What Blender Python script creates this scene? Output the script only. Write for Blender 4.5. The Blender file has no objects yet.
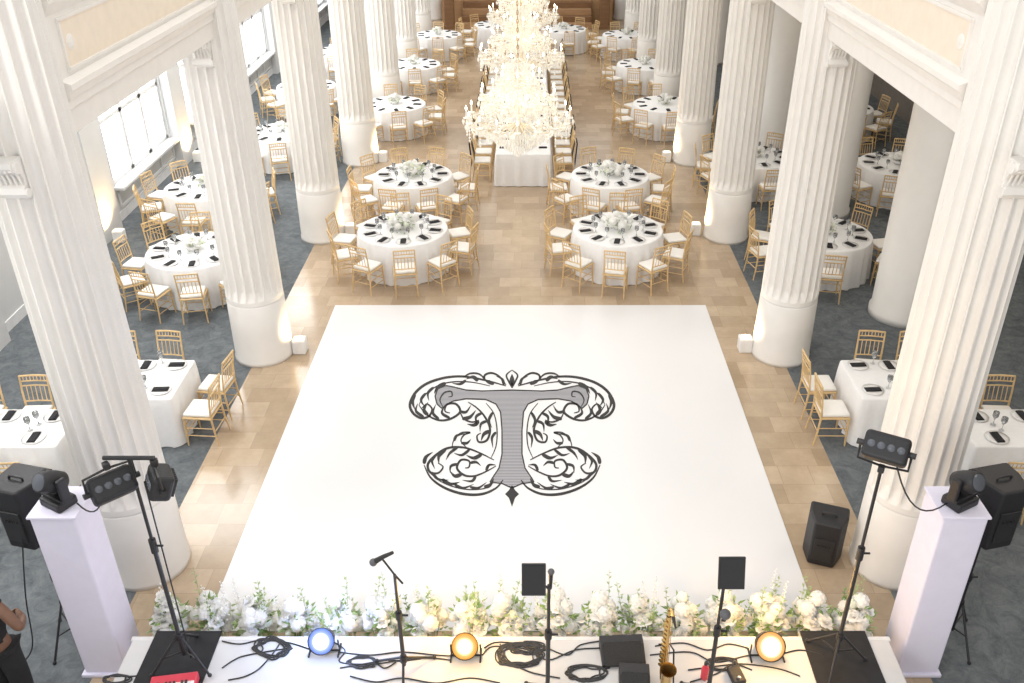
import bpy, bmesh, math, random
from mathutils import Matrix, Vector
random.seed(7)
scene = bpy.context.scene
COL = scene.collection
PI = math.pi
try:
    scene.view_settings.view_transform = 'Standard'
except Exception:
    pass

# ------------------------------------------------------------------ camera model
CAMX, CAMH, F, PPX, PITCH = 0.2, 7.25, 896.0, 532.0, math.radians(30.18)
SN, CS = math.sin(PITCH), math.cos(PITCH)
def at(px, py, z=0.0):
    v = (py - 341.5) / F; u = (px - PPX) / F
    t = (CAMH - z) / (SN + v * CS)
    return (u * t + CAMX, (CS - v * SN) * t, z)

# ------------------------------------------------------------------ materials
def mat(name, col, rough=0.5, metal=0.0, var=0.06, scale=8.0, bump=0.0, emit=None, estr=0.0, trans=0.0, coat=0.0, spec=None, transl=0.0):
    m = bpy.data.materials.new(name); m.use_nodes = True
    nt = m.node_tree; b = nt.nodes['Principled BSDF']
    tc = nt.nodes.new('ShaderNodeTexCoord')
    nz = nt.nodes.new('ShaderNodeTexNoise'); nz.inputs['Scale'].default_value = scale; nz.inputs['Detail'].default_value = 4
    nt.links.new(tc.outputs['Object'], nz.inputs['Vector'])
    rp = nt.nodes.new('ShaderNodeValToRGB')
    rp.color_ramp.elements[0].position = 0.3; rp.color_ramp.elements[1].position = 0.7
    rp.color_ramp.elements[0].color = [max(0, c * (1 - var)) for c in col] + [1]
    rp.color_ramp.elements[1].color = [min(1, c * (1 + var)) for c in col] + [1]
    nt.links.new(nz.outputs['Fac'], rp.inputs['Fac'])
    nt.links.new(rp.outputs['Color'], b.inputs['Base Color'])
    b.inputs['Roughness'].default_value = rough; b.inputs['Metallic'].default_value = metal
    if trans: b.inputs['Transmission Weight'].default_value = trans
    if coat: b.inputs['Coat Weight'].default_value = coat
    if spec is not None: b.inputs['Specular IOR Level'].default_value = spec
    if emit:
        b.inputs['Emission Color'].default_value = list(emit) + [1]; b.inputs['Emission Strength'].default_value = estr
    if bump:
        bp = nt.nodes.new('ShaderNodeBump'); bp.inputs['Strength'].default_value = bump; bp.inputs['Distance'].default_value = 0.02
        nt.links.new(nz.outputs['Fac'], bp.inputs['Height']); nt.links.new(bp.outputs['Normal'], b.inputs['Normal'])
    if transl:
        tl = nt.nodes.new('ShaderNodeBsdfTranslucent'); mx = nt.nodes.new('ShaderNodeMixShader'); mx.inputs[0].default_value = transl
        nt.links.new(rp.outputs['Color'], tl.inputs['Color'])
        nt.links.new(b.outputs[0], mx.inputs[1]); nt.links.new(tl.outputs[0], mx.inputs[2])
        nt.links.new(mx.outputs[0], nt.nodes['Material Output'].inputs['Surface'])
    return m

def stone_mat():
    m = mat('stone_tile', (0.5, 0.36, 0.22), 0.17)
    nt = m.node_tree; b = nt.nodes['Principled BSDF']
    tc = nt.nodes.new('ShaderNodeTexCoord')
    br = nt.nodes.new('ShaderNodeTexBrick')
    br.inputs['Scale'].default_value = 1.0; br.inputs['Brick Width'].default_value = 0.56; br.inputs['Row Height'].default_value = 0.37
    br.inputs['Mortar Size'].default_value = 0.003; br.inputs['Bias'].default_value = 0.0
    br.squash = 0.7; br.squash_frequency = 3; br.offset = .37
    br.inputs['Color1'].default_value = (0.525, 0.41, 0.29, 1); br.inputs['Color2'].default_value = (0.39, 0.295, 0.198, 1)
    br.inputs['Mortar'].default_value = (0.36, 0.27, 0.185, 1)
    nt.links.new(tc.outputs['Object'], br.inputs['Vector'])
    nz = nt.nodes.new('ShaderNodeTexNoise'); nz.inputs['Scale'].default_value = 3.0; nz.inputs['Detail'].default_value = 8; nz.inputs['Roughness'].default_value = .75
    nt.links.new(tc.outputs['Object'], nz.inputs['Vector'])
    rp = nt.nodes.new('ShaderNodeValToRGB')
    rp.color_ramp.elements[0].position = .3; rp.color_ramp.elements[1].position = .7
    rp.color_ramp.elements[0].color = (.86, .85, .84, 1); rp.color_ramp.elements[1].color = (1.1, 1.1, 1.1, 1)
    nt.links.new(nz.outputs['Fac'], rp.inputs['Fac'])
    mx = nt.nodes.new('ShaderNodeMix'); mx.data_type = 'RGBA'; mx.blend_type = 'MULTIPLY'; mx.inputs[0].default_value = 1.0
    nt.links.new(br.outputs['Color'], mx.inputs[6]); nt.links.new(rp.outputs['Color'], mx.inputs[7])
    nt.links.new(mx.outputs[2], b.inputs['Base Color'])
    return m
def carpet_mat():
    m = mat('carpet', (0.1, 0.12, 0.13), 0.95)
    nt = m.node_tree; b = nt.nodes['Principled BSDF']
    tc = nt.nodes.new('ShaderNodeTexCoord')
    nz = nt.nodes.new('ShaderNodeTexNoise'); nz.inputs['Scale'].default_value = 4.5; nz.inputs['Detail'].default_value = 9; nz.inputs['Roughness'].default_value = 0.85; nz.inputs['Distortion'].default_value = 0.6
    nt.links.new(tc.outputs['Object'], nz.inputs['Vector'])
    rp = nt.nodes.new('ShaderNodeValToRGB')
    rp.color_ramp.elements[0].position = 0.36; rp.color_ramp.elements[0].color = (0.085, 0.099, 0.109, 1)
    rp.color_ramp.elements[1].position = 0.64; rp.color_ramp.elements[1].color = (0.19, 0.205, 0.215, 1)
    nt.links.new(nz.outputs['Fac'], rp.inputs['Fac']); nt.links.new(rp.outputs['Color'], b.inputs['Base Color'])
    b.inputs['Specular IOR Level'].default_value = 0.1
    return m
def letter_mat():
    m = mat('letter_grey', (0.3, 0.3, 0.32), 0.5)
    nt = m.node_tree; b = nt.nodes['Principled BSDF']
    tc = nt.nodes.new('ShaderNodeTexCoord')
    wv = nt.nodes.new('ShaderNodeTexWave'); wv.bands_direction = 'Y'; wv.inputs['Scale'].default_value = 10.0
    nt.links.new(tc.outputs['Object'], wv.inputs['Vector'])
    rp = nt.nodes.new('ShaderNodeValToRGB')
    rp.color_ramp.elements[0].color = (0.15, 0.15, 0.17, 1); rp.color_ramp.elements[1].color = (0.46, 0.46, 0.49, 1)
    nt.links.new(wv.outputs['Fac'], rp.inputs['Fac']); nt.links.new(rp.outputs['Color'], b.inputs['Base Color'])
    return m
def wood_mat(name, c1, c2, rough=0.45):
    m = mat(name, c1, rough)
    nt = m.node_tree; b = nt.nodes['Principled BSDF']
    tc = nt.nodes.new('ShaderNodeTexCoord'); mp = nt.nodes.new('ShaderNodeMapping'); mp.inputs['Scale'].default_value = (1, 1, 9)
    nz = nt.nodes.new('ShaderNodeTexNoise'); nz.inputs['Scale'].default_value = 2.0
    rp = nt.nodes.new('ShaderNodeValToRGB'); rp.color_ramp.elements[0].color = list(c1) + [1]; rp.color_ramp.elements[1].color = list(c2) + [1]
    nt.links.new(tc.outputs['Object'], mp.inputs['Vector']); nt.links.new(mp.outputs['Vector'], nz.inputs['Vector'])
    nt.links.new(nz.outputs['Fac'], rp.inputs['Fac']); nt.links.new(rp.outputs['Color'], b.inputs['Base Color'])
    return m

STONE = stone_mat(); CARPET = carpet_mat(); LETTER = letter_mat()
COLW = mat('column_white', (0.83, 0.81, 0.775), 0.5, var=0.02, scale=3)
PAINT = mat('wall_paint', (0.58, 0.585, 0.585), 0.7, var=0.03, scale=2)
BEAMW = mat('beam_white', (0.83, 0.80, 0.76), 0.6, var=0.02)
WARMLIT = mat('frieze_warmlit', (0.84, 0.74, 0.62), 0.6, var=0.03)  # warm uplighting on the beam band, painted into its base colour
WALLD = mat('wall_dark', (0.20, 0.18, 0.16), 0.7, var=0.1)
CLOTH = mat('white_linen', (0.85, 0.85, 0.85), 0.85, var=0.02, scale=20)
GOLD = mat('gold_chair', (0.65, 0.455, 0.225), 0.34, var=0.12, scale=12)
CUSH = mat('white_cushion', (0.85, 0.83, 0.79), 0.85, var=0.02)
BLACKF = mat('black_fabric', (0.018, 0.018, 0.02), 0.9, var=0.2)
BLACK = mat('black_metal', (0.02, 0.02, 0.022), 0.42, var=0.15)
BLACKP = mat('black_plastic', (0.016, 0.016, 0.019), 0.5, var=0.15, bump=0.1, scale=60)
GRILLE = mat('grille', (0.012, 0.012, 0.013), 0.6, var=0.5, scale=150, bump=0.4)
SCREEN = mat('screen_black', (0.008, 0.008, 0.01), 0.15)
INK = mat('ink_black', (0.012, 0.012, 0.014), 0.5)
VINYL = mat('white_vinyl', (0.785, 0.785, 0.795), 0.20, var=0.012, scale=0.8)
CHINA = mat('china', (0.80, 0.79, 0.78), 0.15)
GLASS = mat('clear_glass', (0.9, 0.92, 0.93), 0.05, trans=0.85)
CRYSTAL = mat('crystal', (0.93, 0.90, 0.84), 0.05, var=.09, scale=9, trans=0.33, emit=(1.0, 0.91, 0.77), estr=0.14)  # faint emission added for sparkle; crystals give no light themselves
ARMG = mat('crystal_arm', (0.82, 0.73, 0.58), 0.12, var=.08)
BRASS = mat('brass', (0.72, 0.50, 0.20), 0.22, metal=0.9)
CANDLE = mat('candle_ivory', (0.88, 0.86, 0.81), 0.5)
BULB = mat('bulb_glow', (1, 0.9, 0.7), 0.3, emit=(1.0, 0.84, 0.58), estr=9)
PETAL = mat('petal_white', (0.96, 0.955, 0.93), 0.7, var=0.02, scale=14, transl=.2)
PETALG = mat('petal_green', (0.88, 0.91, 0.78), 0.7, var=0.06, scale=14, transl=.2)
LEAF = mat('leaf_green', (0.23, 0.36, 0.11), 0.6, var=0.35, scale=9, transl=.3)
LEAF2 = mat('leaf_sage', (0.40, 0.51, 0.25), 0.65, var=0.25, scale=9, transl=.3)
STAGE = mat('stage_deck', (0.58, 0.575, 0.58), 0.5, var=0.05, scale=3)
SKIRT = mat('stage_edge', (0.66, 0.655, 0.655), 0.6)
PILLARM = mat('pillar_sleeve', (0.77, 0.75, 0.89), 0.7, var=0.02)
BOXW = mat('uplight_white', (0.85, 0.84, 0.82), 0.5)
WOODD = wood_mat('dark_wood', (0.16, 0.08, 0.035), (0.28, 0.15, 0.07))
WOODM = wood_mat('mid_wood', (0.34, 0.19, 0.09), (0.48, 0.29, 0.15))
PANE = mat('window_pane', (0.9, 0.93, 0.95), 0.1, emit=(0.94, 0.97, 1.0), estr=4.0)
FRAMEW = mat('window_white', (0.70, 0.705, 0.71), 0.5)
SKIN = mat('skin_brown', (0.20, 0.105, 0.065), 0.5, var=0.08, scale=15)
HAIR = mat('hair_black', (0.012, 0.01, 0.009), 0.6)
EYE = mat('eye_white', (0.8, 0.8, 0.78), 0.2)
RED = mat('red_plastic', (0.62, 0.05, 0.08), 0.35)
LIP = mat('lip', (0.22, 0.07, 0.06), 0.4)
STEEL = mat('steel', (0.5, 0.5, 0.52), 0.3, metal=0.9)
GREYP = mat('grey_plastic', (0.10, 0.10, 0.11), 0.5)
def lens_mat(name, rim, core, r0, r1):       # glowing lens: hot in the middle, coloured towards the rim
    m = mat(name, rim, 0.3); nt = m.node_tree; b = nt.nodes['Principled BSDF']
    tc = nt.nodes.new('ShaderNodeTexCoord'); ln = nt.nodes.new('ShaderNodeVectorMath'); ln.operation = 'LENGTH'
    nt.links.new(tc.outputs['Object'], ln.inputs[0])
    mr = nt.nodes.new('ShaderNodeMapRange'); mr.inputs['From Min'].default_value = r0; mr.inputs['From Max'].default_value = r1
    nt.links.new(ln.outputs['Value'], mr.inputs['Value'])
    rp = nt.nodes.new('ShaderNodeValToRGB'); rp.color_ramp.elements[0].color = list(core) + [1]; rp.color_ramp.elements[1].color = list(rim) + [1]
    st = nt.nodes.new('ShaderNodeMapRange'); st.inputs['To Min'].default_value = 7; st.inputs['To Max'].default_value = 1.0
    st.inputs['From Min'].default_value = r0; st.inputs['From Max'].default_value = r1 * .75
    nt.links.new(ln.outputs['Value'], st.inputs['Value'])
    nt.links.new(mr.outputs['Result'], rp.inputs['Fac']); nt.links.new(rp.outputs['Color'], b.inputs['Emission Color']); nt.links.new(st.outputs['Result'], b.inputs['Emission Strength'])
    for l in list(nt.links):
        if l.to_socket == b.inputs['Base Color']: nt.links.remove(l)
    b.inputs['Base Color'].default_value = (.03, .03, .03, 1)
    return m
LENS_C = lens_mat('lens_cool', (0.16, 0.30, 1.0), (0.80, 0.88, 1.0), .03, .10)
LENS_W = lens_mat('lens_warm', (1.0, 0.40, 0.02), (1.0, 0.86, 0.45), .03, .10)
LENS_O = lens_mat('lens_amber', (1.0, 0.38, 0.03), (1.0, 0.88, 0.55), .035, .11)
LENS_D = mat('lens_dark', (0.10, 0.11, 0.13), 0.08)
UPL = mat('uplight_lens', (1, 0.9, 0.7), 0.2, emit=(1.0, 0.85, 0.55), estr=3)

# ------------------------------------------------------------------ mesh helper
class MB:
    def __init__(s): s.v = []; s.f = []
    def add(s, vs, fs, M=None):
        o = len(s.v)
        if M is not None: vs = [tuple(M @ Vector(p)) for p in vs]
        s.v += [tuple(p) for p in vs]; s.f += [tuple(i + o for i in f) for f in fs]
        return s
    def box(s, c, d, M=None):
        x, y, z = c; a, b, h = d[0] / 2, d[1] / 2, d[2] / 2
        vs = [(x + i * a, y + j * b, z + k * h) for k in (-1, 1) for j in (-1, 1) for i in (-1, 1)]
        return s.add(vs, [(0, 2, 3, 1), (4, 5, 7, 6), (0, 1, 5, 4), (2, 6, 7, 3), (0, 4, 6, 2), (1, 3, 7, 5)], M)
    def rbox(s, c, d, r=0.01, seg=2, M=None, taper=None):
        bm = bmesh.new(); bmesh.ops.create_cube(bm, size=1.0)
        for v in bm.verts:
            k = 1.0
            if taper and v.co.z > 0: k = taper
            v.co = Vector((v.co.x * d[0] * k, v.co.y * d[1] * k, v.co.z * d[2]))
        bmesh.ops.bevel(bm, geom=list(bm.edges), offset=r, segments=seg, profile=0.5, affect='EDGES')
        bm.verts.index_update()
        vs = [(v.co.x + c[0], v.co.y + c[1], v.co.z + c[2]) for v in bm.verts]
        fs = [tuple(v.index for v in f.verts) for f in bm.faces]; bm.free()
        return s.add(vs, fs, M)
    def tube(s, pts, r, n=8, M=None, cap=True):
        pts = [Vector(p) for p in pts]; m = len(pts)
        rs = r if isinstance(r, (list, tuple)) else [r] * m
        T = []
        for i in range(m):
            d = pts[min(i + 1, m - 1)] - pts[max(i - 1, 0)]
            T.append(d.normalized() if d.length > 1e-9 else Vector((0, 0, 1)))
        ref = Vector((0, 0, 1)) if abs(T[0].z) < 0.9 else Vector((1, 0, 0))
        N = (ref - T[0] * ref.dot(T[0])).normalized()
        vs, fs = [], []
        for i in range(m):
            N = N - T[i] * N.dot(T[i])
            if N.length < 1e-6: N = T[i].orthogonal()
            N.normalize(); B = T[i].cross(N)
            for k in range(n):
                a = 2 * PI * k / n
                vs.append(pts[i] + (N * math.cos(a) + B * math.sin(a)) * rs[i])
        for i in range(m - 1):
            for k in range(n):
                a, b = i * n + k, i * n + (k + 1) % n
                fs.append((a, b, b + n, a + n))
        if cap: fs.append(tuple(range(n - 1, -1, -1))); fs.append(tuple((m - 1) * n + k for k in range(n)))
        return s.add(vs, fs, M)
    def lathe(s, prof, n=16, c=(0, 0, 0), M=None, cap=True):
        vs, fs = [], []
        for r, z in prof:
            for k in range(n):
                a = 2 * PI * k / n; vs.append((c[0] + r * math.cos(a), c[1] + r * math.sin(a), c[2] + z))
        for i in range(len(prof) - 1):
            for k in range(n):
                a, b = i * n + k, i * n + (k + 1) % n
                fs.append((a, b, b + n, a + n))
        if cap: fs.append(tuple(range(n - 1, -1, -1))); fs.append(tuple((len(prof) - 1) * n + k for k in range(n)))
        return s.add(vs, fs, M)
    def ball(s, c, r, n=10, m=6, sc=(1, 1, 1), M=None):
        vs = [(c[0], c[1], c[2] - r * sc[2])]; fs = []
        for i in range(1, m):
            t = PI * i / m - PI / 2
            for k in range(n):
                a = 2 * PI * k / n
                vs.append((c[0] + r * sc[0] * math.cos(t) * math.cos(a), c[1] + r * sc[1] * math.cos(t) * math.sin(a), c[2] + r * sc[2] * math.sin(t)))
        vs.append((c[0], c[1], c[2] + r * sc[2])); L = len(vs) - 1
        for k in range(n): fs.append((0, 1 + (k + 1) % n, 1 + k)); fs.append((L, L - n + k, L - n + (k + 1) % n))
        for i in range(m - 2):
            for k in range(n):
                a, b = 1 + i * n + k, 1 + i * n + (k + 1) % n
                fs.append((a, b, b + n, a + n))
        return s.add(vs, fs, M)
    def octa(s, c, r, h):
        x, y, z = c
        return s.add([(x, y, z + h), (x + r, y, z), (x, y + r, z), (x - r, y, z), (x, y - r, z), (x, y, z - h)],
                     [(0, 1, 2), (0, 2, 3), (0, 3, 4), (0, 4, 1), (5, 2, 1), (5, 3, 2), (5, 4, 3), (5, 1, 4)])
    def prism(s, poly, y0, y1):           # poly in XZ, extruded along Y
        n = len(poly)
        vs = [(x, y0, z) for x, z in poly] + [(x, y1, z) for x, z in poly]
        fs = [(i, (i + 1) % n, n + (i + 1) % n, n + i) for i in range(n)] + [tuple(range(n - 1, -1, -1)), tuple(range(n, 2 * n))]
        return s.add(vs, fs)
    def build(s, name, m, parent=None, smooth=False, loc=None, rot=None):
        me = bpy.data.meshes.new(name); me.from_pydata(s.v, [], s.f); me.update()
        bm = bmesh.new(); bm.from_mesh(me); bmesh.ops.recalc_face_normals(bm, faces=bm.faces); bm.to_mesh(me); bm.free()
        me.materials.append(m)
        if smooth:
            for p in me.polygons: p.use_smooth = True
        o = bpy.data.objects.new(name, me); COL.objects.link(o)
        if parent: o.parent = parent
        if loc: o.location = loc
        if rot: o.rotation_euler = rot
        return o

def tag(o, label=None, cat=None, group=None, kind=None):
    if label: o['label'] = label
    if cat: o['category'] = cat
    if group: o['group'] = group
    if kind: o['kind'] = kind
    return o
def empty(name, loc=(0, 0, 0), rz=0, label=None, cat=None, group=None, kind=None):
    o = bpy.data.objects.new(name, None); COL.objects.link(o); o.location = loc; o.rotation_euler = (0, 0, rz)
    o.empty_display_size = 0.1
    return tag(o, label, cat, group, kind)
def dup(root, loc, rz=0, label=None, group=None):
    r = root.copy(); COL.objects.link(r); r.location = loc; r.rotation_euler = (0, 0, rz)
    if label: r['label'] = label
    if group: r['group'] = group
    for ch in list(root.children):
        c = ch.copy(); COL.objects.link(c); c.parent = r
        for g in list(ch.children):
            d = g.copy(); COL.objects.link(d); d.parent = c
    return r
class Proto:   # first use moves the original, later uses copy it
    def __init__(s, o): s.o = o; s.used = False
    def put(s, loc, rz=0, label=None, group=None):
        if not s.used:
            s.used = True; o = s.o; o.location = loc; o.rotation_euler = (0, 0, rz)
            if label: o['label'] = label
            if group: o['group'] = group
            return o
        return dup(s.o, loc, rz, label, group)
def catmull(pts, k=8):
    P = [pts[0]] + list(pts) + [pts[-1]]; out = []
    for i in range(1, len(P) - 2):
        for j in range(k):
            t = j / k
            out.append(tuple(0.5 * ((2 * P[i][d]) + (-P[i - 1][d] + P[i + 1][d]) * t + (2 * P[i - 1][d] - 5 * P[i][d] + 4 * P[i + 1][d] - P[i + 2][d]) * t * t + (-P[i - 1][d] + 3 * P[i][d] - 3 * P[i + 1][d] + P[i + 2][d]) * t ** 3) for d in range(len(pts[0]))))
    out.append(tuple(pts[-1])); return out
def light(name, kind, loc, energy, color=(1, 1, 1), size=0.1, rot=(0, 0, 0), sizey=None, spot=None):
    l = bpy.data.lights.new(name, kind); l.energy = energy; l.color = color
    if kind == 'AREA':
        l.size = size
        if sizey: l.shape = 'RECTANGLE'; l.size_y = sizey
    else: l.shadow_soft_size = size
    if spot: l.spot_size = spot; l.spot_blend = 0.6
    o = bpy.data.objects.new(name, l); COL.objects.link(o); o.location = loc; o.rotation_euler = rot
    return o
ORD = ['first', 'second', 'third', 'fourth', 'fifth', 'sixth', 'seventh', 'eighth', 'ninth', 'tenth', 'eleventh', 'twelfth', 'thirteenth', 'fourteenth', 'fifteenth', 'sixteenth', 'seventeenth', 'eighteenth', 'nineteenth', 'twentieth']

# ------------------------------------------------------------------ the setting
XL, XR, YB = -8.4, 10.6, 41.0
tag(MB().box((0, 20.5, -0.1), (8.2, 43, 0.2)).build('floor', STONE), kind='structure')
tag(MB().box(((XL - 4.1) / 2 - .1, 20.5, -0.1), (-4.1 - XL + .2, 43, 0.2)).build('floor_left', CARPET), kind='structure')
tag(MB().box(((XR + 4.1) / 2 + .1, 20.5, -0.1), (XR - 4.1 + .2, 43, 0.2)).build('floor_right', CARPET), kind='structure')
COLY = [7.5 + 4.6 * i for i in range(8)]
SILL = .72
WIN = [(c + 2.3 - 1.4, c + 2.3 + 1.85) for c in COLY[2:7]]
b = MB()
b.box((XL - .15, 20.5, SILL / 2), (.3, 43, SILL)); b.box((XL - .15, 20.5, 4.55), (.3, 43, 1.5))
prev = -1.0
for y0, y1 in WIN + [(42.0, 43)]:
    b.box((XL - .15, (prev + y0) / 2, 2.27), (.3, y0 - prev, 3.1)); prev = y1
for c in COLY: b.box((XL + .1, c, 2.6), (.2, .8, 5.2))
tag(b.build('wall_left', PAINT), kind='structure')
b = MB()
prev = -1.0
for c in COLY + [44]:
    y1 = min(c - .4, 41); y0 = prev
    if y1 > y0: b.box((XL + .012, (y0 + y1) / 2, .09), (.024, y1 - y0, .18))
    prev = c + .4
tag(b.build('baseboard_left', FRAMEW), kind='structure')
for i, (y0, y1) in enumerate(WIN):
    w = empty('window_%d' % (i + 1), (XL, (y0 + y1) / 2, SILL), kind='structure')
    W = y1 - y0; H = 3.8 - SILL; f = MB()
    for z in (.05, H * .42, H - .05): f.box((-.1, 0, z), (.1, W, .08))
    for k in range(4): f.box((-.1, -W / 2 + .05 + k * (W - .1) / 3, H / 2), (.1, .09 if k in (0, 3) else .14, H))
    for k in range(3):
        f.box((-.1, -W / 2 + .05 + (k + .5) * (W - .1) / 3, H / 2), (.05, .035, H))
    f.build('window_frame', FRAMEW, w)
    MB().box((-.13, 0, H / 2), (.02, W - .04, H - .04)).build('pane', PANE, w)
    MB().rbox((.04, 0, -.03), (.34, W + .2, .07), .015).build('window_sill', FRAMEW, w)
    f = MB()
    f.box((.02, 0, -.45), (.03, W, .05)); f.box((.02, 0, -.15), (.03, W, .05))
    for k in range(5): f.box((.02, -W / 2 + .03 + k * (W - .06) / 4, -.3), (.03, .05, .3))
    f.build('wainscot', FRAMEW, w)
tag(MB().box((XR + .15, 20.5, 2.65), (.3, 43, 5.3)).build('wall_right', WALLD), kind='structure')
b = MB()
b.box((1, YB + .15, 2.65), (19.5, .3, 5.3))
for k in range(16): b.box((-8.2 + k * 1.2, YB - .02, 2.4), (.1, .06, 4.8))
tag(b.build('wall_back', WOODM), kind='structure')
tag(MB().box(((XL - 4.2) / 2, 20.5, 5.4), (-4.2 - XL, 43, .2)).build('ceiling_left', PAINT), kind='structure')
tag(MB().box(((XR + 4.3) / 2, 20.5, 5.4), (XR - 4.3, 43, .2)).build('ceiling_right', PAINT), kind='structure')

# ------------------------------------------------------------------ columns
def colx(s, i):
    if i == 0: return -4.12 if s < 0 else 4.24
    return -4.0 if s < 0 else 4.10
def col_meshes():
    H = 8.6; nf, k = 20, 10; n = nf * k; vs, fs = [], []
    rings = [(1.03, 0), (1.10, 0.0), (1.24, 1.0)] + [(1.24 + (H - 1.24) * j / 6, 1.0) for j in range(1, 7)]
    R0 = .425
    for z, d in rings:
        R = R0 - .065 * (z / H) ** 1.2
        for i in range(n):
            a = 2 * PI * i / n; t = (i % k) / k
            dep = .070 * math.sin(PI * min(1, max(0, (t - .1) / .9))) ** .6 * d * R / R0
            r = R - dep; vs.append((r * math.cos(a), r * math.sin(a), z))
    for j in range(len(rings) - 1):
        for i in range(n):
            a, c = j * n + i, j * n + (i + 1) % n
            fs.append((a, c, c + n, a + n))
    shaft = MB().add(vs, fs)
    drum = MB().lathe([(.445, 0), (.445, .06), (.435, .09), (.43, .5), (.424, 1.0), (.415, 1.025)], 48)
    br = MB()
    prof = [(0, 0), (.08, .02), (.11, .06), (.09, .11), (.06, .13), (.055, .18), (.09, .24), (.17, .27), (.2, .31), (.2, .36), (0, .36)]
    n = len(prof)
    v = [(-.11, -y, z) for y, z in prof] + [(.11, -y, z) for y, z in prof]
    br.add(v, [(i, (i + 1) % n, n + (i + 1) % n, n + i) for i in range(n)] + [tuple(range(n)), tuple(range(2 * n - 1, n - 1, -1))])
    for s in (-1, 1): br.tube([(s * .11, -.13, .30), (s * .135, -.13, .30)], .05, 14); br.tube([(s * .11, -.07, .065), (s * .13, -.07, .065)], .04, 12)
    for k in range(5): br.tube([(-.085 + .0425 * k, -.062, .13), (-.085 + .0425 * k, -.1, .24), (-.085 + .0425 * k, -.185, .285)], .012, 6)
    return shaft, drum, br
BZ = 4.86        # underside of the beams
sh, dr, br = col_meshes()
c0 = empty('column', cat='column', label='x', group='fluted columns along the hall')
dr.build('lower_drum', COLW, c0, True); sh.build('fluted_shaft', COLW, c0)
br.build('bracket', COLW, c0, loc=(0, -.345, BZ - .36))
cp = Proto(c0)
OBST = []      # (x, y, radius) things chairs must keep clear of
for i, y in enumerate(COLY):
    for s, nm in ((-1, 'left'), (1, 'right')):
        where = 'nearest, beside the band stage' if i == 0 else ('second from stage, beside the dance floor' if i == 1 else ORD[i] + ' from the band stage')
        cp.put((colx(s, i), y, 0), 0, 'tall white fluted column in %s row, %s' % (nm, where))
        OBST.append((colx(s, i), y, .45))
# beams with stepped mouldings between columns, one closed profile
HALF = [(.22, BZ), (.22, BZ + .2), (.25, BZ + .22), (.25, BZ + .29), (.27, BZ + .30), (.29, BZ + .36), (.31, BZ + .38), (.31, BZ + .43), (.22, BZ + .46)]
HALF2 = [(.22, BZ + .98), (.25, BZ + 1.02), (.30, BZ + 1.09), (.30, BZ + 1.15), (.22, BZ + 1.17), (.22, BZ + 1.6)]
n_tr = 0
for s in (-1, 1):
    for i in range(len(COLY) - 1):
        y0 = COLY[i] + .24; y1 = COLY[i + 1] - .24
        n_tr += 1
        bx = colx(s, 1) if i else (colx(s, 0) + colx(s, 1)) / 2
        e = empty('trim_%d' % n_tr, (bx, 0, 0), kind='structure')
        full = HALF + HALF2 + [(-x, z) for x, z in reversed(HALF + HALF2)]
        MB().prism(full, y0, y1).build('moulding', BEAMW, e)
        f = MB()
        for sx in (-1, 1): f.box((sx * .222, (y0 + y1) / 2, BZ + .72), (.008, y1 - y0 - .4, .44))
        f.build('frieze', WARMLIT, e)
        p = MB()
        for sx in (-1, 1):
            for zz in (.51, .93): p.box((sx * .23, (y0 + y1) / 2, BZ + zz), (.02, y1 - y0 - .36, .03))
            for yy in (y0 + .2, y1 - .2): p.box((sx * .23, yy, BZ + .72), (.02, .03, .40))
            for yy in (y0 + .34, y1 - .34): p.ball((sx * .225, yy, BZ + .72), .07, 12, 6, (.3, 1, 1))
        p.build('panel_moulding', BEAMW, e)
for s in (-1, 1):
    n_tr += 1
    tag(MB().box((s * 4.1, 22, 8.9), (.9, 40, .6)).build('trim_%d' % n_tr, BEAMW), kind='structure')
q = empty('round_pillar', cat='pillar', label='x', group='smooth round pillars on the right carpet')
MB().lathe([(.52, 0), (.52, .12), (.49, .16), (.485, 4.9), (.52, 5.0), (.56, 5.1), (.56, 5.3)], 48).build('shaft', COLW, q, True)
qp = Proto(q)
for i, y in enumerate([13.4, 18.0, 22.6, 27.2, 31.8]):
    qp.put((6.45, y, 0), 0, 'smooth unfluted white pillar on right carpet, %s from the band stage' % ORD[i])
    OBST.append((6.45, y, .52))

# ------------------------------------------------------------------ dance floor and monogram
DF = empty('dance_floor', (0, 0, 0), cat='dance floor', label='large white dance floor printed with an ornate grey and black letter T')
d = MB().rbox((0, 10.1, .006), (6.4, 7.2, .012), .002, 1); d.build('floor_panel', VINYL, DF)
ZL = .0135
def ribbon(mb, pts, w, mirror, z, shape='bulge', k=7, mn=.22):
    P = catmull(pts, k) if k else pts
    n = len(P); L, R = [], []
    for i, (x, y) in enumerate(P):
        dx = P[min(i + 1, n - 1)][0] - P[max(i - 1, 0)][0]; dy = P[min(i + 1, n - 1)][1] - P[max(i - 1, 0)][1]
        l = math.hypot(dx, dy) or 1; t = i / (n - 1)
        g_ = {'bulge': math.sin(PI * (.03 + .94 * t)) ** .8, 'flat': 1, 'leaf': math.sin(PI * t ** .6) * .9 + .1 * (1 - t)}[shape]
        ww = w * g_ / 2 + mn * (1 if shape != 'leaf' else (1 - .7 * t))
        nx, ny = -dy / l * ww, dx / l * ww
        L.append((x + nx, y + ny)); R.append((x - nx, y - ny))
    vs = [at(512 + mirror * x, y, z) for x, y in L] + [at(512 + mirror * x, y, z) for x, y in R]
    mb.add(vs, [(i, i + 1, n + i + 1, n + i) for i in range(n - 1)])
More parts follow.
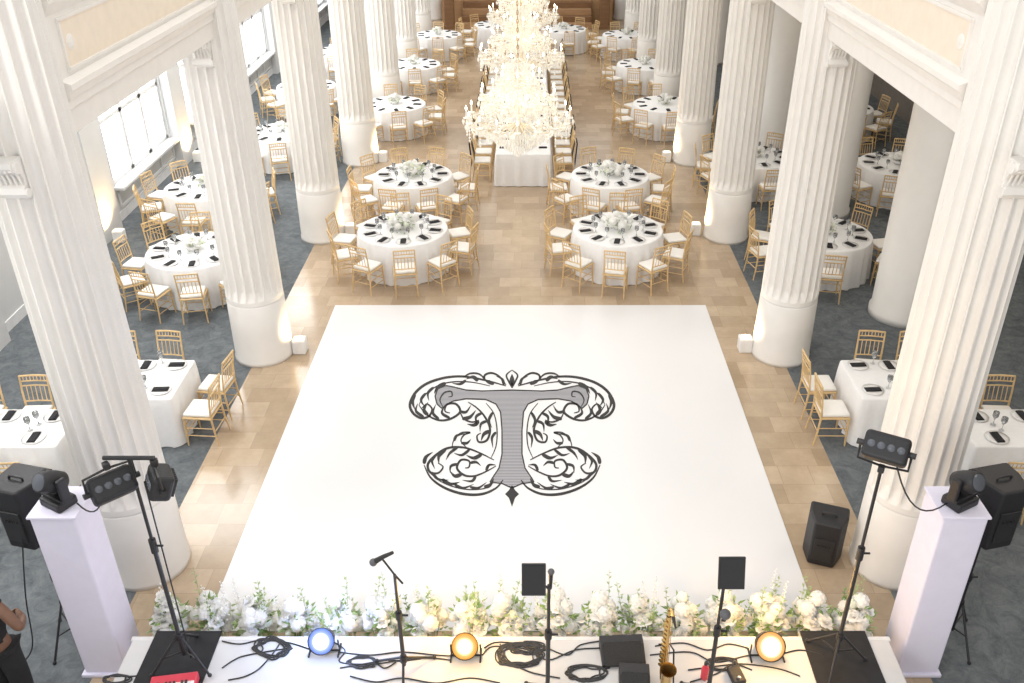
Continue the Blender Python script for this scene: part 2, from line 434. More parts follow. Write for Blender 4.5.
half = [(0, 390), (30, 391), (46, 390), (58, 387), (66, 385.5), (74, 388.5), (77, 396), (75, 404), (70, 408.5), (66, 405), (59, 401), (46, 398.8), (26, 399.5), (16, 404), (11.5, 412), (10, 430), (10, 454), (13, 468), (19, 477), (22, 482), (10, 483.5), (0, 488)]
outline = half + [(-x, y) for x, y in reversed(half[1:-1])]
L = MB(); L.add([at(512 + x, y, ZL) for x, y in outline], [tuple(range(len(outline)))]); L.build('letter', LETTER, DF)
S = MB()
ZI = ZL + .0012
# scroll lines, thick and thin (right half, mirrored to the left): points, width
SPINES = [
 ([(6, 386), (16, 383), (30, 379.5), (48, 376.5), (66, 377.5), (84, 383), (96, 392), (102, 404), (99, 413), (91, 418), (83, 416), (80, 409), (85, 404), (90, 408)], 2.2),
 ([(22, 386), (38, 382.5), (54, 381.5), (68, 383.5), (80, 389), (89, 397), (93, 405)], .8),
 ([(93, 405), (86, 414), (74, 420), (62, 419), (52, 412), (56, 404), (65, 404.5), (67, 411), (62, 413)], 1.8),
 ([(44, 402), (35, 408), (27, 417), (22, 429), (25, 440), (33, 442), (35, 436), (31, 433)], 1.7),
 ([(26, 403), (18, 414), (15, 430), (16, 446), (21, 458)], .7),
 ([(18, 460), (32, 453), (48, 447.5), (64, 448), (76, 455), (84, 464), (82, 472), (74, 473), (69, 467), (74, 463)], 2.0),
 ([(88, 465), (81, 478), (67, 488), (48, 494), (30, 494), (16, 488), (9, 480)], 2.2),
 ([(82, 473), (72, 481), (59, 486.5), (44, 489.5), (28, 488.5), (19, 483)], .7),
 ([(16, 466), (27, 472), (38, 476), (48, 475), (55, 468), (51, 460), (43, 461), (43, 467), (47, 468)], 1.7),
 ([(52, 412), (48, 419), (40, 422), (33, 420)], 1.2),
 ([(46, 447), (51, 441), (48, 435), (42, 432.5), (51, 433), (58, 440), (60, 447)], 1.1),
 ([(6, 385), (12, 377), (20, 373), (27, 375), (27, 380), (22, 380.5)], 1.6),
 ([(26, 380), (33, 374), (42, 373.5), (48, 377)], 1.4),
 ([(0, 388), (3.5, 381), (5.5, 375), (0, 370)], 1.2),
]
for pts, w in SPINES:
    for mr in (-1, 1): ribbon(S, pts, w, mr, ZI, 'bulge', 9, .30)
# acanthus leaf ends: filled tapering crescents, each root, belly, tip
LV = [
 [(66, 383), (74, 387), (78, 394)], [(78, 387), (84, 393), (83, 401)], [(86, 393), (91, 400), (87, 407)], [(97, 394), (99.5, 401), (97, 410)],
 [(62, 418), (70, 413), (67, 405)], [(73, 419), (79, 413), (76, 404)], [(84, 415), (88, 410), (84, 402)], [(53, 411), (46, 412), (41, 405)], [(88, 417), (96, 411), (94, 403)],
 [(50, 419), (42, 417), (36, 410)], [(30, 413), (36, 417), (35, 426)], [(25, 421), (31, 424), (32, 432)], [(22, 431), (28, 434), (31, 441)], [(19, 412), (23, 420), (20, 428)], [(16, 432), (20, 438), (19, 448)],
 [(30, 454), (38, 458), (46, 455)], [(42, 449), (50, 455), (58, 453)], [(54, 447), (62, 453), (66, 460)], [(66, 449), (73, 456), (73, 464)], [(76, 455), (80, 461), (77, 469)],
 [(80, 472), (74, 479), (63, 480)], [(70, 479), (62, 484), (52, 482)], [(58, 484), (49, 488), (38, 484)], [(42, 487), (34, 488), (25, 482)], [(28, 487), (22, 485), (18, 478)],
 [(26, 471), (23, 465), (16, 465)], [(36, 475), (40, 481), (50, 480)], [(50, 474), (57, 476), (62, 471)], [(54, 464), (61, 466), (62, 473)], [(42, 463), (36, 462), (31, 466)], [(88, 464), (86, 457), (79, 452)],
 [(58, 441), (55, 435.5), (46, 433.5)], [(51, 443), (45, 443), (41, 439)], [(33, 421), (38, 425), (45, 424)],
 [(8, 385), (10, 379), (16, 376)], [(18, 384), (24, 382), (30, 377)], [(34, 381), (39, 377), (46, 379)], [(0, 386), (1.2, 380), (0, 374)], [(46, 380), (52, 384), (60, 383)],
]
for i, pts in enumerate(LV):
    for mr in (-1, 1): ribbon(S, pts, 2.7 if i % 3 else 3.7, mr, ZI + .0003, 'leaf', 8, .22)
for i in range(len(outline)):
    a, c = outline[i], outline[(i + 1) % len(outline)]
    ribbon(S, [a, c], .8, 1, ZI, 'flat', 0, .25)
for mr in (-1, 1): ribbon(S, [(69, 407), (72, 400), (68, 393), (61, 391.5), (60, 396), (64, 397)], 1.3, mr, ZI, 'bulge', 7, .2)
S.add([at(512 + x, y, ZI) for x, y in [(0, 485), (3, 490), (7, 494), (3, 498), (0, 507), (-3, 498), (-7, 494), (-3, 490)]], [tuple(range(8))])
S.build('scrollwork', INK, DF)

# ------------------------------------------------------------------ chairs
def make_chair(drape=False):
    t = empty('chiavari_chair', cat='chair', label='gold chair')
    w, dp, h = .19, .19, .44
    for sx in (-1, 1):
        MB().tube([(sx * (w + .01), dp, 0), (sx * (w + .006), dp, .06), (sx * w, dp - .005, .22), (sx * w, dp - .01, h)], [.010, .013, .015, .015], 7).build('leg', GOLD, t)
        MB().tube([(sx * (w + .005), -dp - .04, 0), (sx * (w - .005), -dp - .01, .22), (sx * (w - .012), -dp + .005, h), (sx * (w - .012), -dp - .015, .68), (sx * (w - .012), -dp - .055, .92)], [.010, .014, .015, .013, .012], 7).build('leg', GOLD, t)
    b = MB()
    b.rbox((0, 0, h - .005), (2 * w + .03, 2 * dp + .02, .03), .01, 1); b.build('seat', GOLD, t)
    MB().rbox((0, .005, h + .035), (2 * w - .01, 2 * dp - .01, .05), .02, 2).build('cushion', CUSH, t, True)
    b = MB()
    for z in (.16, .28):
        for sx in (-1, 1): b.tube([(sx * w, dp, z), (sx * w, -dp - .015, z)], .008, 6)
        b.tube([(-w, dp, z + .03), (w, dp, z + .03)], .008, 6)
    b.tube([(-w, -dp - .01, .22), (w, -dp - .01, .22)], .008, 6)
    b.build('stretcher', GOLD, t)
    b = MB(); ww = w - .012
    def yb(z): return -dp + .005 - .06 * max(0, (z - h) / .48) ** 1.3
    for z, r in ((.915, .014), (.84, .010), (.775, .010), (.55, .010)): b.tube([(-ww, yb(z), z), (0, yb(z) - .008, z + .004), (ww, yb(z), z)], r, 7)
    for k in range(-2, 3):
        x = k * .058; b.tube([(x, yb(.55), .55), (x, yb(.66) - .004, .66), (x, yb(.775) - .006, .775)], .007, 6)
    for k in range(-3, 4):
        x = k * .045; b.tube([(x, yb(.84) - .005, .84), (x, yb(.91) - .006, .91)], .006, 5)
    b.build('backrest', GOLD, t)
    if drape:
        b = MB()
        pts = [(.03, .58), (-.0, .925), (-.035, .94), (-.05, .9), (-.055, .35)]
        vs = []
        for (yo, z) in pts:
            for k in range(9):
                x = -.17 + .34 * k / 8; vs.append((x, yb(min(z, .9)) + yo + .006 * math.sin(k * 1.7) * (1 if z < .8 else 0), z))
        b.add(vs, [(r * 9 + k, r * 9 + k + 1, r * 9 + k + 10, r * 9 + k + 9) for r in range(4) for k in range(8)])
        b.build('drape', BLACKF, t, True)['label'] = 'black cloth hung over the chair back'
    return t
chair = Proto(make_chair()); dchair = Proto(make_chair(True))
PLACED = []
def put_chair(x, y, rz, label, group, pr=None):
    for (ox, oy, r) in OBST:
        if math.hypot(x - ox, y - oy) < r + .30: return False
    for (ox, oy) in PLACED:
        if math.hypot(x - ox, y - oy) < .60: return False
    PLACED.append((x, y)); (pr or chair).put((x, y, 0), rz, label, group); return True

plate = Proto(tag(MB().lathe([(.0, .0), (.075, 0), (.09, .006), (.14, .014), (.142, .017), (.09, .011), (.0, .008)], 24, cap=False).build('plate', CHINA, smooth=True), 'x', 'plate'))
nb = MB(); nb.rbox((0, 0, .006), (.10, .21, .012), .004, 1); nb.rbox((.012, .0, .016), (.07, .2, .010), .004, 1)
napkin = Proto(tag(nb.build('napkin', BLACKF), 'x', 'napkin'))
g = MB().lathe([(.034, 0), (.034, .003), (.006, .008), (.005, .085), (.02, .1), (.038, .135), (.036, .19), (.033, .19), (.034, .135), (.0, .102)], 12, cap=False)
glass = Proto(tag(g.build('wine_glass', GLASS, smooth=True), 'x', 'glass'))

# flowers
def rose_mb(R=.05):
    b = MB()
    for ring, (n, rr, tilt) in enumerate([(4, .30, 1.35), (5, .6, 1.05), (6, .95, .6)]):
        for k in range(n):
            a = 2 * PI * k / n + ring * .5
            vs = []
            for i in range(4):
                s = i / 3
                for j in range(3):
                    wv = (j - 1) * R * (.35 + .75 * math.sin(PI * (.15 + .6 * s))) * (.6 + .25 * ring)
                    out = R * (.12 + rr * s * math.cos(tilt * s * .5) * .95 - abs(j - 1) * .12); up = R * (.15 + s * math.sin(tilt) * 1.0 - abs(j - 1) * .08 * s - (.25 * ring * s * s))
                    vs.append((out * math.cos(a) - wv * math.sin(a), out * math.sin(a) + wv * math.cos(a), up))
            b.add(vs, [(i * 3 + j, i * 3 + j + 1, i * 3 + j + 4, i * 3 + j + 3) for i in range(3) for j in range(2)])
    b.ball((0, 0, R * .5), R * .4, 8, 6)
    return b
def hydra_mb(R=.075, seed=1):
    rnd = random.Random(seed); b = MB(); b.ball((0, 0, R * .5), R * .84, 10, 7)
    for k in range(40):
        z = 1 - 1.5 * (k + .5) / 40; rr = math.sqrt(max(0, 1 - z * z)); a = k * 2.39996
        c = Vector((rr * math.cos(a), rr * math.sin(a), z)); n = c.normalized(); u = n.orthogonal().normalized(); w = n.cross(u)
        p = c * R * rnd.uniform(.86, .93) + Vector((0, 0, R * .5)); t0 = rnd.uniform(0, 1.5); q = R * .24
        for m in range(4):
            d1 = u * math.cos(t0 + m * PI / 2) + w * math.sin(t0 + m * PI / 2); d2 = n.cross(d1)
            b.add([p, p + d1 * q * .6 + d2 * q * .5 + n * q * .12, p + d1 * q * 1.15 + n * q * .08, p + d1 * q * .6 - d2 * q * .5 + n * q * .12], [(0, 1, 2, 3)])
    return b
def leaf(b, p, dirv, ln, wd):
    d = Vector(dirv).normalized(); u = d.cross(Vector((0, 0, 1)))
    if u.length < 1e-3: u = Vector((1, 0, 0))
    u.normalize(); n = u.cross(d); p = Vector(p)
    b.add([p, p + d * ln * .4 + u * wd - n * wd * .3, p + d * ln - n * ln * .12, p + d * ln * .4 - u * wd - n * wd * .3, p + d * ln * .45 + n * wd * .15], [(0, 1, 4), (1, 2, 4), (2, 3, 4), (3, 0, 4)])
def spike_mb(h, seed, n=26, br=.013):
    rnd = random.Random(seed); b = MB(); lx, ly = rnd.uniform(-.06, .06), rnd.uniform(-.06, .06)
    b.tube([(0, 0, 0), (lx * .4, ly * .4, h * .5), (lx, ly, h)], [.004, .0035, .002], 5)
    for k in range(n):
        t = .45 + .55 * k / n; a = k * 2.4; r = .026 * (1.15 - t) + .008
        b.ball((lx * t * t + r * math.cos(a), ly * t * t + r * math.sin(a), h * t), br * (1.35 - t), 5, 4)
    return b
def sprig_mb(h, seed):
    rnd = random.Random(seed); b = MB(); lx, ly = rnd.uniform(-.1, .1), rnd.uniform(-.08, .08)
    b.tube([(0, 0, 0), (lx * .4, ly * .4, h * .5), (lx, ly, h)], [.004, .003, .0015], 5)
    for k in range(16):
        t = .35 + .65 * k / 16; a = k * 2.4
        leaf(b, (lx * t * t, ly * t * t, h * t), (math.cos(a), math.sin(a), .7), .06 * (1.3 - t * .6), .012)
    return b
def as_mesh(mb, name, m):
    o = mb.build(name, m); me = o.data; bpy.data.objects.remove(o); return me
rose_me = as_mesh(rose_mb(.066), 'bloom', PETAL)
hyd_me = as_mesh(hydra_mb(.084), 'bloom', PETAL); hydg_me = as_mesh(hydra_mb(.055, 4), 'bloom', PETALG)
spk = [as_mesh(spike_mb(h, i, 30, .016), 'flower_spike', PETAL) for i, h in enumerate((.64, .78, .92))]
sprg = [as_mesh(sprig_mb(h, i), 'green_sprig', LEAF2 if i else LEAF) for i, h in enumerate((.64, .77, .90))]
def child(name, me, parent, loc, rot=(0, 0, 0), sc=1):
    o = bpy.data.objects.new(name, me); COL.objects.link(o); o.parent = parent; o.location = loc; o.rotation_euler = rot; o.scale = (sc, sc, sc); return o
def flower_clump(label, group, seed, rx, ry, h0, h1, nb, nl, nsp, loc, bowl=False, small=1.0):
    rnd = random.Random(seed)
    r = empty('flower_arrangement', loc, 0, label, 'flowers', group)
    b = MB(); b2 = MB()
    for k in range(nl):
        a = rnd.uniform(0, 2 * PI); q = math.sqrt(rnd.random()); z = h0 * .15 + (h1 * 1.1 - h0 * .15) * rnd.random() * (1 - .35 * q)
        leaf(b if rnd.random() < .5 else b2, (rx * q * math.cos(a), ry * q * math.sin(a), z), (math.cos(a) * .6 + rnd.uniform(-.6, .6), math.sin(a) * .6 + rnd.uniform(-.6, .6), rnd.uniform(-.1, 1.0)), rnd.uniform(.06, .11) * small, rnd.uniform(.014, .026) * small)
    for k in range(max(6, nl // 9)):
        a = rnd.uniform(0, 2 * PI); q = rnd.random()
        b.tube([(rx * .5 * q * math.cos(a), ry * .5 * q * math.sin(a), 0), (rx * q * math.cos(a), ry * q * math.sin(a), h1 * (.9 - .3 * q))], .003, 4)
    b.build('foliage', LEAF, r); b2.build('foliage', LEAF2, r)
    for k in range(nb):
        a = k * 2.4 + rnd.uniform(-.4, .4); q = math.sqrt((k + .5) / nb) * .95
        z = h0 + (h1 - h0) * (1 - q * q) * rnd.uniform(.55, 1.0)
        if nsp: z *= rnd.uniform(.7, 1.15)
        me = rose_me if rnd.random() < .4 else (hyd_me if rnd.random() < .82 else hydg_me)
        child('bloom', me, r, (rx * q * math.cos(a), ry * q * math.sin(a), z), (rnd.uniform(-.5, .5) - .5 * q * math.sin(a), .5 * q * math.cos(a), rnd.uniform(0, 6)), rnd.uniform(.65, 1.2) * small)
    for k in range(nsp):
        nm, ms = ('flower_spike', spk) if k % 3 == 1 else ('green_sprig', sprg)
        child(nm, rnd.choice(ms), r, (rnd.uniform(-rx, rx) * .8, rnd.uniform(-ry, ry) * .6, 0), (rnd.uniform(-.14, .14), rnd.uniform(-.12, .12), rnd.uniform(0, 6)), rnd.uniform(.75, 1.05))
    if bowl: MB().lathe([(.06, 0), (.08, .01), (.11, .06), (.115, .09), (.105, .09), (.0, .05)], 16, cap=False).build('bowl', CHINA, r, True)
    return r

# ------------------------------------------------------------------ tables
def cloth_mb(outline, ztop, nfold, amp, seed):
    rnd = random.Random(seed); n = len(outline); vs, fs = [], []
    nor = []
    for i in range(n):
        x0, y0 = outline[i - 1]; x1, y1 = outline[(i + 1) % n]; dx, dy = x1 - x0, y1 - y0; l = math.hypot(dx, dy); nor.append((dy / l, -dx / l))
    per = [0]
    for i in range(n): per.append(per[-1] + math.dist(outline[i], outline[(i + 1) % n]))
    ph = rnd.uniform(0, 6)
    rings = [(-.012, ztop, 0), (-.003, ztop - .004, 0), (.004, ztop - .02, .05), (.012, ztop - .15, .45), (.018, ztop * .45, .8), (.026, .012, 1.0)]
    for off, z, k in rings:
        for i in range(n):
            t = per[i] / per[-1] * 2 * PI
            w = (math.sin(nfold * t + ph) + .5 * math.sin(nfold * 1.63 * t + 2 * ph)) * .5
            o = off + amp * k * (w + .4); vs.append((outline[i][0] + nor[i][0] * o, outline[i][1] + nor[i][1] * o, z))
    fs.append(tuple(range(n)))
    for r in range(len(rings) - 1):
        for i in range(n):
            a, c = r * n + i, r * n + (i + 1) % n
            fs.append((a, c, c + n, a + n))
    return MB().add(vs, fs)
RT = .82
def circle(r, n): return [(r * math.cos(2 * PI * i / n), r * math.sin(2 * PI * i / n)) for i in range(n)]
t0 = empty('round_table', cat='table', label='x', group='round banquet tables')
cloth_mb(circle(RT, 144), .757, 22, .04, 3).build('tablecloth', CLOTH, t0, True)
MB().lathe([(.78, .725), (.80, .73), (.80, .748), (.78, .751)], 48).build('tabletop', WOODM, t0)
MB().lathe([(.28, 0), (.28, .03), (.05, .06), (.05, .68), (.2, .725)], 16).build('pedestal', BLACK, t0)
rtab = Proto(t0)
D10 = ['front', 'front right', 'right front', 'right back', 'back right', 'back', 'back left', 'left back', 'left front', 'front left']
TABLES = [  # x, y, desc, detail, start angle
 (-2.18, 15.3, 'nearest round table left of the aisle', 3, 8),
 (1.78, 15.3, 'nearest round table right of the aisle', 3, -6),
 (-2.32, 18.2, 'second round table left of the aisle', 3, 20),
 (1.86, 18.2, 'second round table right of the aisle', 3, 16),
 (-5.7, 14.35, 'nearest round table on the left carpet', 2, 14),
 (-6.5, 17.5, 'round table under the first left window', 2, 4),
 (-5.85, 21.2, 'third round table on the left carpet', 2, 10),
 (-6.2, 25.6, 'fourth round table on the left carpet', 1, 0),
 (-6.2, 29.9, 'fifth round table on the left carpet', 1, 9),
 (5.55, 15.1, 'nearest round table on the right carpet', 2, -10),
 (5.2, 19.4, 'second round table on the right carpet', 2, 5),
 (8.2, 18.9, 'round table beyond the smooth right pillars', 2, 12),
 (8.3, 23.4, 'back round table beyond the smooth pillars', 1, 2),
 (-3.45, 23.7, 'round table between fourth and fifth left columns', 1, 12),
 (3.7, 23.7, 'round table between fourth and fifth right columns', 1, 3),
 (-3.45, 28.2, 'round table between fifth and sixth left columns', 1, 8),
 (3.65, 28.2, 'round table between fifth and sixth right columns', 1, 16),
 (-3.1, 32.6, 'round table between sixth and seventh left columns', 1, 5),
 (3.5, 32.6, 'round table between sixth and seventh right columns', 1, 11),
 (1.35, 33.6, 'round table right behind the long table', 1, 7),
 (-1.1, 34.4, 'round table left behind the long table', 1, 7),
]
for x, y, *_ in TABLES: OBST.append((x, y, RT - .08))
LT0, LT1, LTW = 19.55, 31.2, .62
for k in range(18):
    yy = 20.0 + k * .64
    for s, nm in ((-1, 'left'), (1, 'right')):
        dr_ = (k % 3 != 1)
        put_chair(s * (LTW + .33), yy, s * PI / 2, 'gold chair%s, %s side of long table, %s from near end' % (' with black drape' if dr_ else ' with white cushion', nm, ORD[k]), 'chairs along the long head table', dchair if dr_ else chair)
for ti, (x, y, desc, det, a0) in enumerate(TABLES):
    rtab.put((x, y, 0), random.uniform(0, 6), 'white-draped ' + desc, 'round banquet tables')
    for k in range(10):
        a = math.radians(a0 + 36 * k); rz = a
        dd = RT + .29 + random.uniform(-.01, .05)
        put_chair(x + dd * math.sin(a), y - dd * math.cos(a), rz + random.uniform(-.12, .12), 'gold chair, white cushion, %s of %s' % (D10[k], desc), 'gold chairs at the round tables')
        px, py = x + .62 * math.sin(a), y - .62 * math.cos(a)
        zt = .758
        if det >= 2:
            plate.put((px, py, zt), a, 'white plate, %s of %s' % (D10[k], desc), 'plates on the round tables')
        napkin.put((px, py, zt + (.012 if det >= 2 else 0)), a + random.uniform(-.1, .1), 'folded black napkin, %s of %s' % (D10[k], desc), 'black napkins on the round tables')
        if det >= 2:
            g_a = a + .2
            glass.put((x + .46 * math.sin(g_a), y - .46 * math.cos(g_a), zt), 0, 'stemmed clear glass, %s of %s' % (D10[k], desc), 'glasses on the round tables')
    if det == 3: flower_clump('white and green flower centrepiece on ' + desc, 'flower centrepieces', 100 + ti, .26, .26, .10, .25, 24, 60, 0, (x, y, .758), True, .82)
    else: flower_clump('small white flower centrepiece on ' + desc, 'flower centrepieces', 100 + ti, .18, .18, .09, .2, 12, 30, 0, (x, y, .758), True, .76)

def rect_outline(w, d, r=.03, step=.05):
    pts = []
    cs = [(w / 2 - r, d / 2 - r, 0), (-w / 2 + r, d / 2 - r, PI / 2), (-w / 2 + r, -d / 2 + r, PI), (w / 2 - r, -d / 2 + r, 1.5 * PI)]
    for i, (cx, cy, a) in enumerate(cs):
        for k in range(4): pts.append((cx + r * math.cos(a + k * PI / 6), cy + r * math.sin(a + k * PI / 6)))
        nx, ny, na = cs[(i + 1) % 4]; e = (nx + r * math.cos(na), ny + r * math.sin(na)); s0 = pts[-1]; m = max(2, int(math.dist(s0, e) / step))
        for k in range(1, m): pts.append((s0[0] + (e[0] - s0[0]) * k / m, s0[1] + (e[1] - s0[1]) * k / m))
    return pts
def rect_table(x, y, w, d, label, nf, name='banquet_table'):
    t = empty(name, (x, y, 0), 0, label, 'table')
    cloth_mb(rect_outline(w, d), .757, nf, .032, int(x * 7 + 99)).build('tablecloth', CLOTH, t, True)
    MB().rbox((0, 0, .738), (w - .03, d - .03, .026), .004, 1).build('tabletop', WOODM, t)
    for sx in (-1, 1):
        for sy in (-1, 1): MB().tube([(sx * (w / 2 - .12), sy * (d / 2 - .12), 0), (sx * (w / 2 - .12), sy * (d / 2 - .12), .73)], .018, 8).build('leg', BLACK, t)
    return t
rect_table(0, (LT0 + LT1) / 2, 2 * LTW, LT1 - LT0, 'long white-draped head table running down the centre aisle under chandeliers', 90, 'head_table')
for k in range(11):
    yy = 20.1 + k * 1.05
    flower_clump('white flowers along the long head table, %s from near end' % ORD[k], 'flowers on the head table', 300 + k, .22, .34, .10, .30, 14, 26, 0, (0, yy, .758), True, .8)
for k in range(18):
    yy = 20.0 + k * .64
    for s, nm in ((-1, 'left'), (1, 'right')):
        napkin.put((s * .44, yy, .758), PI / 2, 'folded black napkin, %s side of long table, %s from near end' % (nm, ORD[k]), 'black napkins on the head table')

# rectangular tables beside the near columns: x runs outwards from the hall centre
RTAB = [  # xc, width, yc, depth, label, short name, [(x, y, facing, place name, chair?)]
 (5.2, 1.42, 10.17, .98, 'rectangular white-draped table behind the %s near column', '%s near rectangular table',
  [(4.20, 9.88, 'in', 'aisle side front', 1), (4.20, 10.50, 'in', 'aisle side back', 1), (5.05, 10.94, 'back', 'back inner', 1), (5.68, 10.94, 'back', 'back outer', 1), (5.05, 9.3, 'front', 'front inner', 0), (5.6, 9.3, 'front', 'front outer', 0)]),
 (6.5, 1.95, 9.05, .8, 'rectangular white-draped table at far %s edge of photo', '%s outer rectangular table',
  [(5.85, 8.37, 'front', 'front inner', 1), (6.5, 8.37, 'front', 'front middle', 1), (7.15, 8.37, 'front', 'front outer', 1), (6.38, 9.75, 'back', 'back inner', 1), (7.03, 9.75, 'back', 'back outer', 1), (5.8, 9.9, 'back', 'back innermost', 0)]),
]
for s, nm in ((-1, 'left'), (1, 'right')):
    for j, (xc, w, yc, dpt, lab, sht, places) in enumerate(RTAB):
        rect_table(s * xc, yc, w, dpt, lab % nm, 26)
        short = sht % nm
        for (cx, cy, fc, dn, has) in places:
            rz = {'front': 0, 'back': PI, 'in': -s * PI / 2}[fc]
            if has: put_chair(s * cx, cy, rz + random.uniform(-.15, .15), 'gold chair with white cushion, %s of %s' % (dn, short), 'chairs at the rectangular tables')
            if fc == 'in': X, Y, gx, gy = s * (xc - w / 2 + .2), cy, s * .22, .06
            else:
                sy = 1 if fc == 'back' else -1
                X, Y, gx, gy = s * cx, yc + sy * (dpt / 2 - .17), s * .13, -sy * .17
                if j == 0 and 'inner' in dn: X = s * (cx + .06)
            plate.put((X, Y, .758), rz, 'white plate, %s of %s' % (dn, short), 'plates on the rectangular tables')
            napkin.put((X, Y, .77), rz + .05, 'folded black napkin, %s of %s' % (dn, short), 'napkins on the rectangular tables')
            glass.put((X + gx, Y + gy, .758), 0, 'stemmed clear glass, %s of %s' % (dn, short), 'glasses on the rectangular tables')

# ------------------------------------------------------------------ chandeliers
def make_chandelier():
    t = empty('chandelier', cat='chandelier', label='x', group='crystal chandeliers down the aisle')
    H = 1.5
    MB().lathe([(.0, .10), (.03, .12), (.06, .2), (.03, .28), (.09, .36), (.10, .44), (.04, .5), (.03, .7), (.06, .78), (.07, .84), (.03, .9), (.025, 1.15), (.06, 1.2), (.05, 1.3), (.02, 1.36), (.012, H)], 14).build('stem', ARMG, t, True)
    def arm(R, z0, zc):
        pts = catmull([(.06, 0, z0), (R * .35, 0, z0 - .10), (R * .7, 0, z0 - .08), (R * .95, 0, z0 + .02), (R, 0, zc)], 5)
        return as_mesh(MB().tube(pts, .012, 6), 'arm', ARMG)
    cand = as_mesh(MB().lathe([(.0, 0), (.055, .01), (.06, .02), (.014, .02), (.014, .14), (.0, .145)], 10, cap=False), 'candle', CANDLE)
    bul = as_mesh(MB().lathe([(.006, 0), (.018, .02), (.016, .04), (.002, .075)], 8), 'bulb', BULB)
    C = MB()
    def strand(p, q, sag, n, r=.014, h=.022):
        for i in range(n + 1):
            u = i / n; C.octa((p[0] + (q[0] - p[0]) * u, p[1] + (q[1] - p[1]) * u, p[2] + (q[2] - p[2]) * u - sag * 4 * u * (1 - u)), r, h)
    for tier, (R, z0, zc, n) in enumerate([(.86, .5, .58, 16), (.61, .84, .92, 12), (.35, 1.14, 1.2, 8)]):
        am = arm(R, z0, zc)
        for k in range(n):
            a = 2 * PI * (k + .5 * tier) / n
            ao = child('arm', am, t, (0, 0, 0), (0, 0, a))
            child('candle', cand, ao, (R, 0, zc)); child('bulb', bul, ao, (R, 0, zc + .145))
            a2 = 2 * PI * (k + 1 + .5 * tier) / n
            p = (R * math.cos(a), R * math.sin(a), zc); p2 = (R * math.cos(a2), R * math.sin(a2), zc)
            strand(p, p2, .12, 10); strand(p, p2, .06, 10)
            strand((.05 * math.cos(a), .05 * math.sin(a), zc + .36), p, .06, 20)
            strand((.05 * math.cos(a), .05 * math.sin(a), zc + .26), (p[0] * .78, p[1] * .78, zc + .02), .05, 12)
            am_ = (a + a2) / 2
            for j in range(8):
                b_ = 2 * PI * j / 8; C.octa((p[0] + .065 * math.cos(b_), p[1] + .065 * math.sin(b_), zc - .05), .016, .052)
            for j in range(4): C.octa((p[0], p[1], zc - .11 - .055 * j), .02, .031)
            for fr in (.82, .64, .46): C.octa((p[0] * fr, p[1] * fr, zc - .17), .021, .068)
            C.octa((R * math.cos(am_), R * math.sin(am_), zc - .16), .019, .062)
    for ring, (r, z) in enumerate([(.72, .46), (.64, .41), (.56, .36), (.48, .30), (.40, .24), (.32, .18), (.24, .12), (.16, .06), (.08, .01), (.03, -.02)]):
        n = max(5, int(r * 76))
        for k in range(n):
            a = 2 * PI * k / n; C.octa((r * math.cos(a), r * math.sin(a), z), .017, .06)
    for r, z in [(.22, 1.42), (.18, 1.3), (.37, 1.02), (.47, .80), (.30, .72)]:
        n = int(r * 76)
        for k in range(n):
            a = 2 * PI * k / n; C.octa((r * math.cos(a), r * math.sin(a), z), .016, .056)
        for k in range(12):
            a = 2 * PI * k / 12; strand((.03 * math.cos(a), .03 * math.sin(a), z + .04), (r * math.cos(a), r * math.sin(a), z + .04), .0, 6)
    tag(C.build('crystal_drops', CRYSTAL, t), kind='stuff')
    ch = MB(); z = H
    zt = 8.6 - 2.38
    i = 0
    while z < zt - .03:
        pts = [(.016 * math.cos(w * PI / 3) * (1 if i % 2 else 0), .016 * math.cos(w * PI / 3) * (0 if i % 2 else 1), z + .04 + .04 * math.sin(w * PI / 3)) for w in range(7)]
        ch.tube(pts, .005, 4, cap=False); z += .066; i += 1
    ch.tube([(0, 0, H - .02), (0, 0, zt)], .003, 4)
    ch.build('chain', BRASS, t)
    return t
chp = Proto(make_chandelier())
for i, y in enumerate([14.75, 19.4, 24.0, 28.6]):
    chp.put((-.03, y, 2.38), .17 * i, 'crystal candle-arm chandelier over centre aisle, %s from the dance floor' % ORD[i])
    n_tr += 1
    tag(MB().box((0, y, 8.8), (7.4, .4, .4)).build('trim_%d' % n_tr, BEAMW), kind='structure')
    light('chandelier_glow', 'POINT', (0, y, 3.3), 22, (1, .85, .64), .35)

# ------------------------------------------------------------------ uplights
u = empty('uplight', cat='light', label='x', group='white box uplights at column feet')
MB().rbox((0, 0, .12), (.2, .2, .24), .015).build('housing', BOXW, u)
MB().lathe([(.07, .238), (.07, .246), (.0, .248)], 16, cap=False).build('lens', UPL, u)
up = Proto(u)
UPS = [(-3.45, 12.15, 'at foot of second left column beside dance floor'), (3.56, 12.2, 'at foot of second right column beside dance floor'),
       (-3.45, 16.75, 'at foot of third left column'), (3.5, 16.8, 'at foot of third right column'), (-3.45, 21.3, 'at foot of fourth left column'), (3.5, 21.3, 'at foot of fourth right column'),
       (XL + .4, 16.45, 'against left wall before the first window'), (XL + .4, 21.3, 'against left wall after the first window')]
for x, y, d_ in UPS:
    up.put((x, y, 0), 0, 'small white box uplight ' + d_)
    s = 1 if x > 0 else -1
    o = light('uplight_beam', 'SPOT', (x, y - .04, .27), 110, (1, .70, .33), .06, spot=2.3)
    tgt = Vector((x + s * .55 if x > -5 else XL, y, 1.1))
    o.rotation_euler = (tgt - Vector(o.location)).to_track_quat('-Z', 'Y').to_euler()

